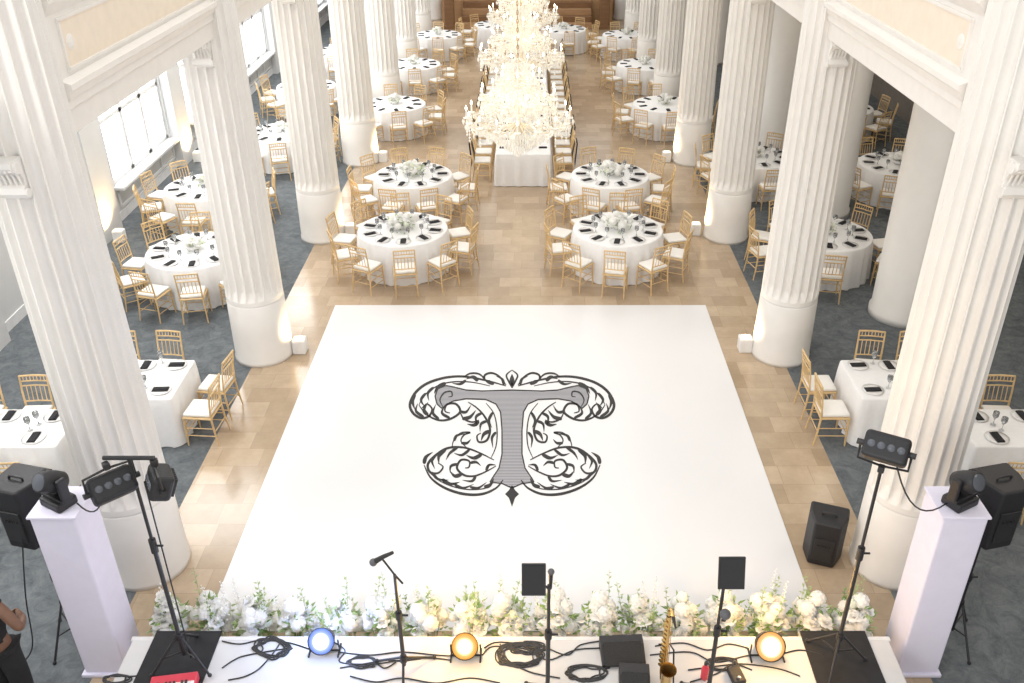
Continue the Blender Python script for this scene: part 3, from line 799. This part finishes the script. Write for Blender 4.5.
# ------------------------------------------------------------------ far stage
fs = empty('far_stage', (0, 38.4, 0), 0, 'brown wooden stage with steps at the far end of hall', 'stage')
MB().box((0, 1.35, .45), (7.0, 2.3, .9)).build('platform', WOODM, fs)
for k in range(4): MB().rbox((0, -.05 - .3 * (3 - k) + .1, .11 * (k + 1)), (5.2, .3, .22 * (k + 1)), .01, 1).build('step', WOODD if k % 2 else WOODM, fs)
for s, nm in ((-1, 'left'), (1, 'right')):
    e = empty('wood_post', (s * 3.1, 37.6, 0), 0, 'dark wooden newel post at %s of the far stage' % nm, 'post', 'posts at the far stage')
    MB().rbox((0, 0, .07), (.5, .5, .14), .01).build('plinth', WOODD, e); MB().rbox((0, 0, .85), (.38, .38, 1.5), .02).build('shaft', WOODD, e); MB().rbox((0, 0, 1.64), (.48, .48, .1), .02).build('cap', WOODD, e)

# ------------------------------------------------------------------ band stage
SZ = .6
st = empty('band_stage', (0, 4.1, 0), 0, 'low pale band stage in the foreground edged with flowers', 'stage')
MB().rbox((0, 0, SZ - .05), (7.1, 3.6, .1), .01, 1).build('deck', STAGE, st)
MB().box((0, 0, (SZ - .1) / 2), (7.0, 3.5, SZ - .1)).build('skirt', SKIRT, st)
MB().rbox((0, 1.78, SZ - .04), (7.14, .06, .085), .01, 1).build('edge_trim', SKIRT, st)
def on_stage(px, py): 
    p = at(px, py, SZ); return p[0], p[1]
N = 17
for k in range(N):
    x = -3.42 + 6.84 * k / (N - 1)
    flower_clump('white and green flower clump along stage front, %s from left' % ORD[k], 'flower clumps along the stage front', 500 + k, .18, .20, .26, .58, 24, 115, 5 + k % 3, (x, 6.35 + random.uniform(-.03, .03), 0), False, .96)

# white sleeved truss pillars
for s, nm in ((-1, 'left'), (1, 'right')):
    e = empty('white_pillar', (s * 3.97, 6.15, 0), 0, 'white fabric-sleeved lighting pillar at %s of the band stage' % nm, 'pillar', 'sleeved pillars beside the stage')
    MB().rbox((0, 0, .02), (.46, .46, .04), .008).build('base_plate', PILLARM, e)
    MB().rbox((0, 0, 1.02), (.40, .40, 1.98), .02, 3).build('sleeve', PILLARM, e)
    MB().rbox((0, 0, 2.02), (.43, .43, .025), .006).build('top_plate', PILLARM, e)
    m = empty('moving_head_light', (s * 3.97, 6.12, 2.0325), s * .5, 'black moving head stage light on top of the %s white pillar' % nm, 'stage light', 'moving head lights')
    MB().rbox((0, 0, .045), (.26, .2, .09), .02).build('base', BLACKP, m)
    y_ = MB()
    for sx in (-1, 1): y_.rbox((sx * .125, 0, .2), (.04, .09, .24), .014)
    y_.rbox((0, 0, .1), (.28, .12, .035), .01); y_.build('yoke', BLACKP, m)
    hd = MB(); R = Matrix.Translation((0, 0, .25)) @ Matrix.Rotation(math.radians(58), 4, 'X')
    hd.lathe([(.05, -.13), (.085, -.10), (.098, -.03), (.1, .06), (.088, .13), (.08, .135)], 20, M=R); hd.build('head', BLACKP, m, True)
    MB().lathe([(.075, .136), (.06, .142), (.0, .146)], 18, M=R, cap=False).build('lens', LENS_D, m, True)
# loudspeakers on tripod stands
def tripod(b_parent, h, leg_r, legz, m=BLACK, turn=0, n=3):
    MB().tube([(0, 0, .12), (0, 0, h * .6)], .019, 10).build('pole', m, b_parent)
    MB().tube([(0, 0, h * .55), (0, 0, h)], .014, 10).build('upper_pole', m, b_parent)
    c = MB(); c.lathe([(.028, legz - .04), (.032, legz - .03), (.032, legz + .03), (.028, legz + .04)], 12); c.lathe([(.03, h * .58), (.03, h * .64)], 12); c.tube([(.03, 0, h * .61), (.08, 0, h * .61)], .01, 6); c.build('collar', BLACKP, b_parent)
    for k in range(n):
        a = turn + 2 * PI * k / n; l = MB()
        l.tube([(.03 * math.cos(a), .03 * math.sin(a), legz), (leg_r * math.cos(a), leg_r * math.sin(a), .015)], .012, 8)
        l.tube([(.02 * math.cos(a), .02 * math.sin(a), .16), (leg_r * .55 * math.cos(a), leg_r * .55 * math.sin(a), legz * .46)], .008, 6)
        lo = l.build('leg', m, b_parent)
        MB().ball((leg_r * math.cos(a), leg_r * math.sin(a), .02), .02, 8, 6).build('rubber_foot', BLACKP, lo)
def speaker_body(parent, w, d, h, z0):
    b = MB(); ow = w / 2
    poly = [(-ow, d / 2), (ow, d / 2), (ow, d * .05), (ow * .66, -d / 2), (-ow * .66, -d / 2), (-ow, d * .05)]
    n = 6
    b.add([(x, y, z0) for x, y in poly] + [(x, y, z0 + h) for x, y in poly], [(i, (i + 1) % n, n + (i + 1) % n, n + i) for i in range(n)] + [tuple(range(n)), tuple(range(2 * n - 1, n - 1, -1))])
    body = b.build('cabinet', BLACKP, parent)
    md = body.modifiers.new('b', 'BEVEL'); md.width = .025; md.segments = 3
    MB().rbox((0, d / 2 + .004, z0 + h / 2), (w * .92, .02, h * .94), .008).build('grille', GRILLE, parent)
    k = MB(); k.rbox((0, -d / 2 - .006, z0 + h * .4), (w * .5, .015, h * .5), .005)
    for q_ in range(4): k.tube([(-.06 + .04 * q_, -d / 2 - .01, z0 + h * .5), (-.06 + .04 * q_, -d / 2 - .03, z0 + h * .5)], .009, 8)
    k.build('rear_panel', BLACK, parent)
    hn = MB(); hn.tube(catmull([(-.07, -.02, z0 + h - .01), (-.06, -.02, z0 + h + .03), (.06, -.02, z0 + h + .03), (.07, -.02, z0 + h - .01)], 4), .011, 8); hn.build('handle', BLACK, parent)
for s, nm in ((-1, 'left'), (1, 'right')):
    e = empty('speaker_stand', (s * 4.48, 6.42, 0), 0, 'black tripod stand under the %s loudspeaker' % nm, 'stand', 'speaker stands')
    tripod(e, 1.40, .34, .5, turn=(.7 if s > 0 else PI - .7))
    sp = empty('loudspeaker', (s * 4.48, 6.42, 1.40), s * .25, 'black loudspeaker on tripod stand behind the %s white pillar' % nm, 'speaker', 'loudspeakers on stands')
    speaker_body(sp, .42, .40, .68, 0)
fl = empty('floor_speaker', (3.5, 7.62, 0), -.35, 'black loudspeaker standing on stone floor right of dance floor', 'speaker')
speaker_body(fl, .42, .38, .60, 0)

# light stands
def stage_light(label, loc, rz, tilt, w=.34, upright=False):
    m = empty('stage_light', loc, rz, label, 'stage light', 'black stage lights on the stands')
    f = -1 if upright else 1
    R = Matrix.Translation((0, 0, -.17 * f)) @ Matrix.Rotation(tilt, 4, 'X')
    b = MB(); b.rbox((0, 0, 0), (w, .17, .22), .035, 3, M=R)
    for k in range(7): b.box((-w / 2 + .05 + k * (w - .1) / 6, .095, 0), (.012, .03, .16), M=R)
    b.build('housing', BLACKP, m)
    y_ = MB(); y_.tube([(-w / 2 - .02, 0, -.17 * f), (-w / 2 - .02, 0, -.02 * f), (0, 0, .0), (w / 2 + .02, 0, -.02 * f), (w / 2 + .02, 0, -.17 * f)], .011, 6)
    for sx in (-1, 1): y_.tube([(sx * (w / 2), 0, -.17 * f), (sx * (w / 2 + .05), 0, -.17 * f)], .024, 10)
    y_.build('yoke', BLACK, m)
    l = MB()
    for k in range(4):
        l.lathe([(.03, 0), (.026, .006), (.0, .008)], 12, M=R @ Matrix.Translation((-w / 2 + .06 + k * (w - .12) / 3, -.085, 0)) @ Matrix.Rotation(PI / 2, 4, 'X'), cap=False)
    l.build('lens', LENS_D, m, True)
    MB().rbox((0, 0, .025 * f), (.05, .06, .06), .01).build('clamp', BLACK, m)
    return m
for s, nm, px in ((-1, 'left', 187), (1, 'right', 833)):
    X, Y = on_stage(px, 664)
    e = empty('light_stand', (X, Y, SZ + .012), 0, 'tall black tripod light stand at %s of the band stage' % nm, 'stand', 'stage light stands')
    hS = 2.34 if s < 0 else 2.2
    tripod(e, hS, .30, .35, turn=PI / 2 if s < 0 else 0.1)
    if s < 0: MB().tube([(-.2, 0, hS), (.2, 0, hS)], .018, 8).build('crossbar', BLACK, e)
    tag(MB().rbox((X + s * .1, Y + .02, SZ + .006), (.62, .72, .012), .004, 1).build('floor_mat', BLACKF), 'flat black mat under the %s light stand' % nm, 'mat', 'black mats under light stands')
    zt = SZ + .012 + hS
    if s < 0:
        stage_light('black stage light hung left on left light stand', (X - .17, Y - .04, zt - .07), .75, -.75)
        stage_light('black stage light hung right on left light stand', (X + .19, Y, zt - .07), -1.05, -.4, .26)
    else:
        stage_light('black stage light on right light stand', (X, Y, zt + .06), -.5, -.75, .34, True)
# floor par lights
PARS = [(325, 645, LENS_C, 1.08, (.40, .56, 1), 'glowing cool white', 'leftmost on stage edge'), (466, 650, LENS_W, 1.08, (1, .58, .14), 'glowing yellow', 'beside the microphone stand'), (766, 650, LENS_O, 1.2, (1, .58, .18), 'glowing amber', 'right on the stage edge')]
for px, py, lm, sc, lc, cn, where in PARS:
    X, Y = on_stage(px, py + 6)
    m = empty('par_light', (X, Y, SZ), 0, '%s floor stage light, %s' % (cn, where), 'stage light', 'floor lights along the stage edge')
    ra = math.radians(52)
    R = Matrix.Translation((0, .0, .15)) @ Matrix.Rotation(ra, 4, 'X') @ Matrix.Scale(sc, 4)
    h = MB(); h.lathe([(.03, -.13), (.07, -.12), (.09, -.06), (.11, .06), (.114, .08), (.108, .08)], 22, M=R, cap=False); h.build('housing', BLACKP, m, True)
    lc_ = R @ Vector((0, 0, .082))
    MB().lathe([(.107, -.012), (.10, 0), (.08, .004), (.055, .007), (.03, .009), (.0, .010)], 28, cap=False).build('lens', lm, m, True, loc=lc_, rot=(ra, 0, 0)).scale = (sc, sc, sc)
    wy = .125 * sc
    y_ = MB(); y_.tube([(-wy, 0, .15), (-wy, 0, .012), (wy, 0, .012), (wy, 0, .15)], .009, 6); y_.tube([(-wy, -.08, .01), (-wy, .08, .01)], .009, 6); y_.tube([(wy, -.08, .01), (wy, .08, .01)], .009, 6); y_.build('yoke', BLACK, m)
    light('par_beam', 'SPOT', (X, Y - .15, SZ + .30), 60, lc, .05, (math.radians(142), 0, 0), spot=1.6)
    light('par_spill', 'POINT', (X, Y - .24, SZ + .26), 5, lc, .06)
    light('par_spill', 'POINT', (X, Y + .2, SZ + .46), 26, lc, .08)
# mic stand
X, Y = on_stage(405, 674)
e = empty('microphone_stand', (X, Y, SZ), 0, 'black boom microphone stand centre-left on the band stage', 'stand')
tripod(e, 1.22, .3, .2, turn=.6)
bm_ = MB().tube([(.06, 0, 1.12), (0, 0, 1.22), (-.10, .03, 1.38)], .009, 8); bm_.build('boom', BLACK, e)
m = empty('microphone', (X, Y, SZ), 0, 'black microphone with grey mesh head on the boom stand', 'microphone')
MB().tube([(.0, .03, 1.44), (-.08, .03, 1.395), (-.15, .03, 1.345)], [.014, .019, .024], 10).build('handle', BLACKP, m)
MB().ball((-.172, .03, 1.33), .034, 12, 8).build('mesh_head', GREYP, m, True)
# tablet stands
def tablet_stand(px, h, label, tlabel, tx, w, hh, tilt, yb_=5.15):
    p = at(px, 683, SZ); X = p[0]; Y = yb_
    e = empty('tablet_stand', (X, Y, SZ), 0, label, 'stand', 'tablet stands on the band stage')
    tripod(e, h, .28, .22, turn=.2)
    c = MB(); c.tube([(0, 0, h - .04), (tx * .5, .0, h + .02), (tx, .02, h + .06)], .01, 8); c.rbox((tx, .03, h + .08), (.05, .02, .10), .006); c.build('holder', BLACK, e)
    m = empty('tablet', (X + tx, Y - .02, SZ + h + .08), 0, tlabel, 'tablet', 'tablets on stands')
    R = Matrix.Rotation(tilt, 4, 'X')
    MB().rbox((0, 0, 0), (w, .018, hh), .006, 2, M=R).build('case', BLACKP, m)
    MB().box((0, -.0105, 0), (w - .03, .003, hh - .03), M=R).build('screen', SCREEN, m)
    return X, Y
X, Y = tablet_stand(547, 1.43, 'black pole stand holding the centre tablet', 'black tablet on the centre pole stand', -.12, .19, .27, -.35)
k = empty('microphone', (X, Y, SZ), 0, 'small black microphone clipped beside the centre tablet', 'microphone')
MB().tube([(.012, .0, 1.39), (.015, .01, 1.53)], [.012, .018], 8).build('handle', BLACKP, k); MB().ball((.016, .012, 1.56), .028, 10, 7).build('mesh_head', GREYP, k, True)
X, Y = tablet_stand(702, 1.50, 'black pole stand holding the right tablet', 'black tablet on the right pole stand', .04, .21, .27, -.35)
k = empty('microphone', (X, Y, SZ), 0, 'black microphone on a short arm below the right tablet', 'microphone')
MB().tube([(.02, -.02, 1.06), (.03, -.05, 1.09), (.03, -.06, 1.14)], [.009, .014, .02], 8).build('handle', BLACKP, k); MB().ball((.028, -.06, 1.17), .045, 12, 8).build('mesh_head', GREYP, k, True)
# saxophone on stand
X, Y = on_stage(662, 680)
SR = -1.45
sx_ = empty('saxophone', (X, Y, SZ), SR, 'gold saxophone upright on a small black stand', 'saxophone'); sx_.scale = (1.12, 1.12, 1.12)
pts = catmull([(.0, 0, .72), (.0, 0, .52), (.0, 0, .28), (.01, 0, .12), (.05, 0, .07), (.09, 0, .09), (.105, 0, .17), (.125, 0, .27)], 6)
n_ = len(pts); MB().tube(pts, [.019 + .030 * (i / (n_ - 1)) ** 1.1 + (.016 * max(0, (i / (n_ - 1) - .85) / .15) ** 2) for i in range(n_)], 16, cap=False).build('body', BRASS, sx_, True)
MB().tube(catmull([(0, 0, .72), (0, 0, .79), (.05, 0, .83), (.11, 0, .81)], 5), [.014] * 15 + [.009], 10).build('neck', BRASS, sx_, True)
MB().tube([(.10, 0, .814), (.18, 0, .79)], [.015, .008], 10).build('mouthpiece', BLACK, sx_)
kk = MB()
for i in range(11): kk.lathe([(.018, 0), (.02, .006), (.0, .008)], 10, M=Matrix.Translation((.018, -.018 - .0015 * i, .66 - .045 * i)) @ Matrix.Rotation(.8, 4, 'Z') @ Matrix.Rotation(PI / 2, 4, 'X'), cap=False)
for sy in (-.028, .028): kk.tube([(.012, sy, .7), (.018, sy, .2)], .003, 5)
kk.build('keys', BRASS, sx_)
e = empty('saxophone_stand', (X, Y, SZ), SR, 'small black folding stand under the saxophone', 'stand')
q_ = MB()
for k in range(3): a = .5 + 2 * PI * k / 3; q_.tube([(.05, 0, .012), (.05 + .16 * math.cos(a), .16 * math.sin(a), .008)], .007, 6)
q_.build('leg_set', BLACK, e); MB().tube([(.05, .09, .012), (.02, .07, .4)], .008, 6).build('upright', BLACK, e); MB().tube([(.02, .07, .4), (-.04, .05, .41), (-.05, -.05, .41)], .007, 6).build('cradle', BLACK, e)
# wedge monitors
def wedge(px, py, w, d, h, rz, label):
    X, Y = on_stage(px, py); m = empty('monitor_speaker', (X, Y, SZ), rz, label, 'speaker')
    poly = [(-d / 2, 0), (d / 2, 0), (d / 2, h), (d * .1, h), (-d / 2, h * .3)]; n = 5
    b = MB(); b.add([(-w / 2, y, z) for y, z in poly] + [(w / 2, y, z) for y, z in poly], [(i, (i + 1) % n, n + (i + 1) % n, n + i) for i in range(n)] + [tuple(range(n)), tuple(range(2 * n - 1, n - 1, -1))])
    o = b.build('cabinet', BLACKP, m); md = o.modifiers.new('b', 'BEVEL'); md.width = .01; md.segments = 2
    a = math.atan2(h * .7, d * .6); cz = h * .65; cy = -d * .2
    MB().rbox((0, 0, 0), (w * .88, d * .8, .015), .004, 1, M=Matrix.Translation((0, cy, cz + .006)) @ Matrix.Rotation(a, 4, 'X')).build('grille', GRILLE, m)
    hn = MB(); hn.tube([(-.07, d / 2, h * .6), (-.07, d / 2 + .03, h * .6), (.07, d / 2 + .03, h * .6), (.07, d / 2, h * .6)], .009, 6); hn.build('handle', BLACK, m)
wedge(622, 655, .40, .27, .12, .06, 'black wedge monitor speaker on stage edge left of saxophone')
wedge(634, 689, .27, .34, .14, -.06, 'smaller black wedge monitor speaker nearest the camera')
# bottle and pedal
X, Y = on_stage(704, 678)
e = empty('water_bottle', (X, Y, SZ), 0, 'small red bottle with dark cap standing right of saxophone', 'bottle')
MB().lathe([(.03, 0), (.034, .01), (.034, .12), (.03, .14), (.014, .165), (.014, .18)], 14).build('body', RED, e, True); MB().lathe([(.017, .178), (.017, .205), (.014, .21)], 12).build('cap', BLACK, e)
X, Y = on_stage(736, 678)
e = empty('pedal', (X, Y, SZ), .2, 'small black effects pedal right of the red bottle', 'pedal')
MB().rbox((0, 0, .03), (.12, .18, .06), .012).build('body', BLACKP, e); MB().lathe([(.014, .06), (.014, .075), (.0, .078)], 10, c=(0, -.05, 0), cap=False).build('switch', STEEL, e)
# keyboard
X, Y = on_stage(176, 690)
e = empty('keyboard', (X, Y - .04, SZ + .012), .15, 'red-cased keyboard at bottom left of the band stage', 'keyboard')
MB().rbox((0, 0, .05), (.40, .26, .09), .012).build('case', RED, e)
kb = MB()
for i in range(11): kb.box((-.17 + i * .034, -.045, .1), (.031, .13, .012))
kb.build('white_keys', CHINA, e)
kb = MB()
for i in (0, 1, 3, 4, 5, 7, 8): kb.box((-.153 + i * .034, -.01, .11), (.018, .08, .016))
kb.build('black_keys', BLACK, e)
# cables
def cable(pxs, label, r=.0065, z=SZ + .008):
    pts = [at(x, y, z) for x, y in pxs]
    tag(MB().tube(catmull(pts, 6), r, 6).build('cable', BLACK, smooth=True), label, 'cable', 'black cables on the band stage')
def loops(cx, cy, rx, ry, n, seed):
    rnd = random.Random(seed); out = []
    for i in range(n * 8):
        a = i * PI / 4; s = 1 - .45 * rnd.random(); out.append((cx + rx * s * math.cos(a) + rnd.uniform(-2, 2), cy + ry * s * math.sin(a)))
    return out
cable([(222, 668), (234, 660), (248, 655)] + loops(272, 648, 19, 12, 8, 1) + [(262, 666), (246, 676), (228, 680)], 'coiled black cable left of the cool white floor light')
cable([(222, 641), (240, 644), (262, 640), (290, 643), (312, 650)], 'black cable leading left from the cool white floor light')
cable([(338, 652), (370, 655), (402, 652), (436, 655), (456, 656)], 'black cable between the cool white and yellow floor lights')
cable([(330, 640), (345, 650), (340, 662), (372, 664), (402, 660), (430, 658), (450, 660)], 'wavy black cable behind the microphone stand')
cable([(340, 668)] + loops(362, 662, 16, 7, 4, 31) + [(384, 668), (396, 662)], 'looped black cable right of the cool white floor light')
cable([(482, 655), (496, 646)] + loops(518, 655, 26, 13, 9, 5) + [(548, 660), (575, 650), (600, 648)], 'tangled black cable right of the yellow floor light')
cable([(484, 648), (500, 642)] + loops(528, 648, 20, 7, 5, 21) + [(566, 655), (580, 645), (600, 641)], 'black cable along the stage edge towards the larger wedge')
cable(loops(586, 673, 22, 9, 7, 8) + [(610, 668)], 'coiled black cable before the larger wedge monitor')
cable([(650, 655), (690, 652), (715, 662), (745, 656), (757, 655)], 'black cable reaching the amber floor light from left')
cable([(655, 646), (684, 643), (708, 650), (728, 644), (748, 648)], 'black cable along the stage edge beside the saxophone')
cable([(688, 670)] + loops(722, 664, 18, 7, 4, 41) + [(752, 670)], 'looped black cable between red bottle and amber light')
cable([(778, 655), (800, 650), (822, 655)], 'black cable reaching the amber floor light from right')
cable(loops(116, 679, 15, 5, 4, 12) + [(136, 676)], 'coiled black cable at the stage bottom left corner')
cable([(500, 644), (508, 660), (530, 672), (560, 678)], 'short black cable under the centre tablet stand')
cable([(690, 682), (716, 674), (735, 664), (775, 668), (800, 676)], 'black cable before the amber floor light')
cable([(350, 676), (376, 682), (402, 678), (436, 683), (470, 678), (500, 683)], 'long wavy black cable at the bottom near the microphone stand')
def hang(p, q, sag, label, r=.007):
    pts = [tuple(p[d] + (q[d] - p[d]) * t - (sag * 4 * t * (1 - t) if d == 2 else 0) for d in range(3)) for t in [i / 10 for i in range(11)]]
    tag(MB().tube(pts, r, 6).build('cable', BLACK, smooth=True), label, 'cable', 'hanging cables')
Xl, Yl = on_stage(187, 664); Xr, Yr = on_stage(833, 664)
hang((Xl - .25, Yl + .05, 2.75), (-3.77, 6.05, 2.1), .22, 'black cable hanging from left light stand to the left pillar')
hang((Xr + .1, Yr + .05, 2.95), (3.82, 6.05, 2.1), .28, 'black cable hanging from right light stand to the right pillar')
hang((Xl + .06, Yl + .02, 2.7), (Xl + .03, Yl + .04, .64), -.02, 'black cable running down the left light stand pole')
tag(MB().tube(catmull([(-4.48, 6.2, 1.55), (-4.66, 6.2, .8), (-4.74, 6.15, .2), (-4.9, 6.1, .012), (-5.2, 6.3, .012)], 8), .007, 6).build('cable', BLACK), 'black cable dropping from the left loudspeaker to floor', 'cable', 'hanging cables')

# ------------------------------------------------------------------ person at bottom left
PL = Vector((-4.60, 5.55, 0))
def skinned(name, joints, edges, m, parent, sub=2):
    bm = bmesh.new(); lay = bm.verts.layers.skin.verify(); V = {}
    for i, (k, (p, r)) in enumerate(joints.items()):
        v = bm.verts.new(p); V[k] = v; v[lay].radius = (r, r) if not isinstance(r, tuple) else r
        if i == 0: v[lay].use_root = True
    for a, c in edges: bm.edges.new((V[a], V[c]))
    me = bpy.data.meshes.new(name); bm.to_mesh(me); bm.free(); me.materials.append(m)
    o = bpy.data.objects.new(name, me); COL.objects.link(o); o.parent = parent
    o.modifiers.new('skin', 'SKIN').use_smooth_shade = True
    sb = o.modifiers.new('sub', 'SUBSURF'); sb.levels = sub; sb.render_levels = sub
    return o
pr = empty('person', PL, 0, 'person in black standing beside the stage, bare arm bent at waist', 'person')
J = {'pel': ((0, 0, .96), (.14, .10)), 'sp': ((0, 0, 1.13), (.12, .09)), 'ch': ((0, -.01, 1.31), (.14, .10)), 'nb': ((0, -.01, 1.45), .062), 'nk': ((0, .01, 1.52), .05), 'jaw': ((0, .035, 1.585), .066), 'hd': ((0, .02, 1.65), .09), 'tp': ((0, .0, 1.72), .06),
     'nose': ((0, .125, 1.625), .012), 'earl': ((-.088, .01, 1.63), .014), 'earr': ((.088, .01, 1.63), .014)}
E = [('pel', 'sp'), ('sp', 'ch'), ('ch', 'nb'), ('nb', 'nk'), ('nk', 'jaw'), ('jaw', 'hd'), ('hd', 'tp'), ('hd', 'nose'), ('hd', 'earl'), ('hd', 'earr')]
arms = {'r': [(.17, -.01, 1.41), (.33, -.05, 1.16), (.22, .17, 1.04), (.15, .235, 1.03)], 'l': [(-.17, -.01, 1.41), (-.24, -.04, 1.13), (-.24, .1, .92), (-.235, .15, .85)]}
for s, pts in arms.items():
    for k, (p, r) in enumerate(zip(pts, (.06, .047, .032, .034))): J['a%s%d' % (s, k)] = (p, r)
    E += [('ch', 'a%s0' % s)] + [('a%s%d' % (s, k), 'a%s%d' % (s, k + 1)) for k in range(3)]
    w, h = Vector(pts[2]), Vector(pts[3]); d = (h - w).normalized()
    side = Vector((0, 0, 1)) if s == 'r' else Vector((0, .8, .6)).normalized()
    curl = Vector((0, -1, 0)) if s == 'r' else Vector((1, 0, 0))
    for fi, (off, ln) in enumerate([(.027, .07), (.009, .08), (-.009, .075), (-.027, .058)]):
        b0 = h + side * off; b1 = b0 + d * (.035 + ln * .45); b2 = b1 + (d * .5 + curl * .8).normalized() * ln * .6
        J['f%s%da' % (s, fi)] = (tuple(b1), .009); J['f%s%db' % (s, fi)] = (tuple(b2), .0075)
        E += [('a%s3' % s, 'f%s%da' % (s, fi)), ('f%s%da' % (s, fi), 'f%s%db' % (s, fi))]
    th = w + (h - w) * .35 + side * .045; J['t%sa' % s] = (tuple(th), .011); J['t%sb' % s] = (tuple(th + d * .04 + side * .02), .009)
    E += [('a%s2' % s, 't%sa' % s), ('t%sa' % s, 't%sb' % s)]
for s, sg in (('L', -1), ('R', 1)):
    J['h' + s] = ((sg * .09, 0, .88), .095); J['k' + s] = ((sg * .10, .015, .5), .06); J['n' + s] = ((sg * .105, -.02, .09), .042); J['o' + s] = ((sg * .115, .13, .04), .036)
    E += [('pel', 'h' + s), ('h' + s, 'k' + s), ('k' + s, 'n' + s), ('n' + s, 'o' + s)]
skinned('body', J, E, SKIN, pr)
JS = {'sp': ((0, 0, 1.13), (.15, .12)), 'lo': ((0, 0, .95), (.165, .125)), 'ch': ((0, -.01, 1.31), (.165, .125)), 'nb': ((0, -.01, 1.44), .08)}
ES = [('sp', 'lo'), ('sp', 'ch'), ('ch', 'nb')]
for s, sg in (('r', 1), ('l', -1)):
    a0, a1 = Vector(arms[s][0]), Vector(arms[s][1])
    JS['s' + s] = (tuple(a0), .07); JS['e' + s] = (tuple(a0 + (a1 - a0) * .12), .064); ES += [('ch', 's' + s), ('s' + s, 'e' + s)]
skinned('shirt', JS, ES, BLACKF, pr)['label'] = 'black sleeveless top'
JT = {'pel': ((0, 0, .97), (.16, .12))}; ET = []
for s, sg in (('L', -1), ('R', 1)):
    JT['h' + s] = ((sg * .09, 0, .87), .115); JT['k' + s] = ((sg * .10, .015, .5), .10); JT['n' + s] = ((sg * .105, -.02, .1), .09); ET += [('pel', 'h' + s), ('h' + s, 'k' + s), ('k' + s, 'n' + s)]
skinned('trousers', JT, ET, BLACKF, pr)['label'] = 'black trousers'
for sg in (-1, 1): MB().ball((sg * .032, .098, 1.655), .011, 10, 6).build('eye', EYE, pr, True)
MB().ball((0, .098, 1.59), .02, 10, 6, (1, .4, .35)).build('mouth', LIP, pr, True)
MB().ball((0, -.015, 1.69), .102, 16, 10, (.98, 1.05, .85)).build('hair', HAIR, pr, True)
for sg in (-1, 1): MB().rbox((sg * .113, .07, .035), (.09, .27, .07), .025, 3).build('shoe', BLACK, pr, True)

# ------------------------------------------------------------------ light
w = bpy.data.worlds.new('World'); scene.world = w; w.use_nodes = True
bg = w.node_tree.nodes['Background']; bg.inputs['Color'].default_value = (1.0, .985, .965, 1); bg.inputs['Strength'].default_value = 1.12
light('overhead_fill', 'AREA', (0, 21, 12.5), 700, (1, .955, .88), 8, (0, 0, 0), 30)  # unseen overhead area lamp, added to brighten the hall
o = light('side_fill', 'AREA', (-7.5, -5, 10.5), 850, (1, .98, .95), 4)  # fill lamp added behind the camera for side contrast on the columns
o.rotation_euler = (Vector((1.5, 13, 1.0)) - Vector(o.location)).to_track_quat('-Z', 'Y').to_euler()
for y in (5.5, 9.8, 14.4, 19, 23.6, 28.2, 33):  # unseen area fills added under the side ceilings to lift the aisles
    light('aisle_fill', 'AREA', (-6.3, y, 5.2), 150, (1, .985, .97), 2.2)
    light('aisle_fill', 'AREA', (7.2, y, 5.2), 62 if y < 16 else 48, (1, .91, .79), 2.0)

# ------------------------------------------------------------------ camera
cd = bpy.data.cameras.new('Camera'); cam = bpy.data.objects.new('Camera', cd); COL.objects.link(cam)
cam.location = (CAMX, 0, CAMH); cam.rotation_euler = (PI / 2 - PITCH, 0, 0)
cd.sensor_width = 36; cd.lens = F / 1024 * 36; cd.shift_x = -(PPX - 512) / 1024; cd.clip_end = 200
scene.camera = cam
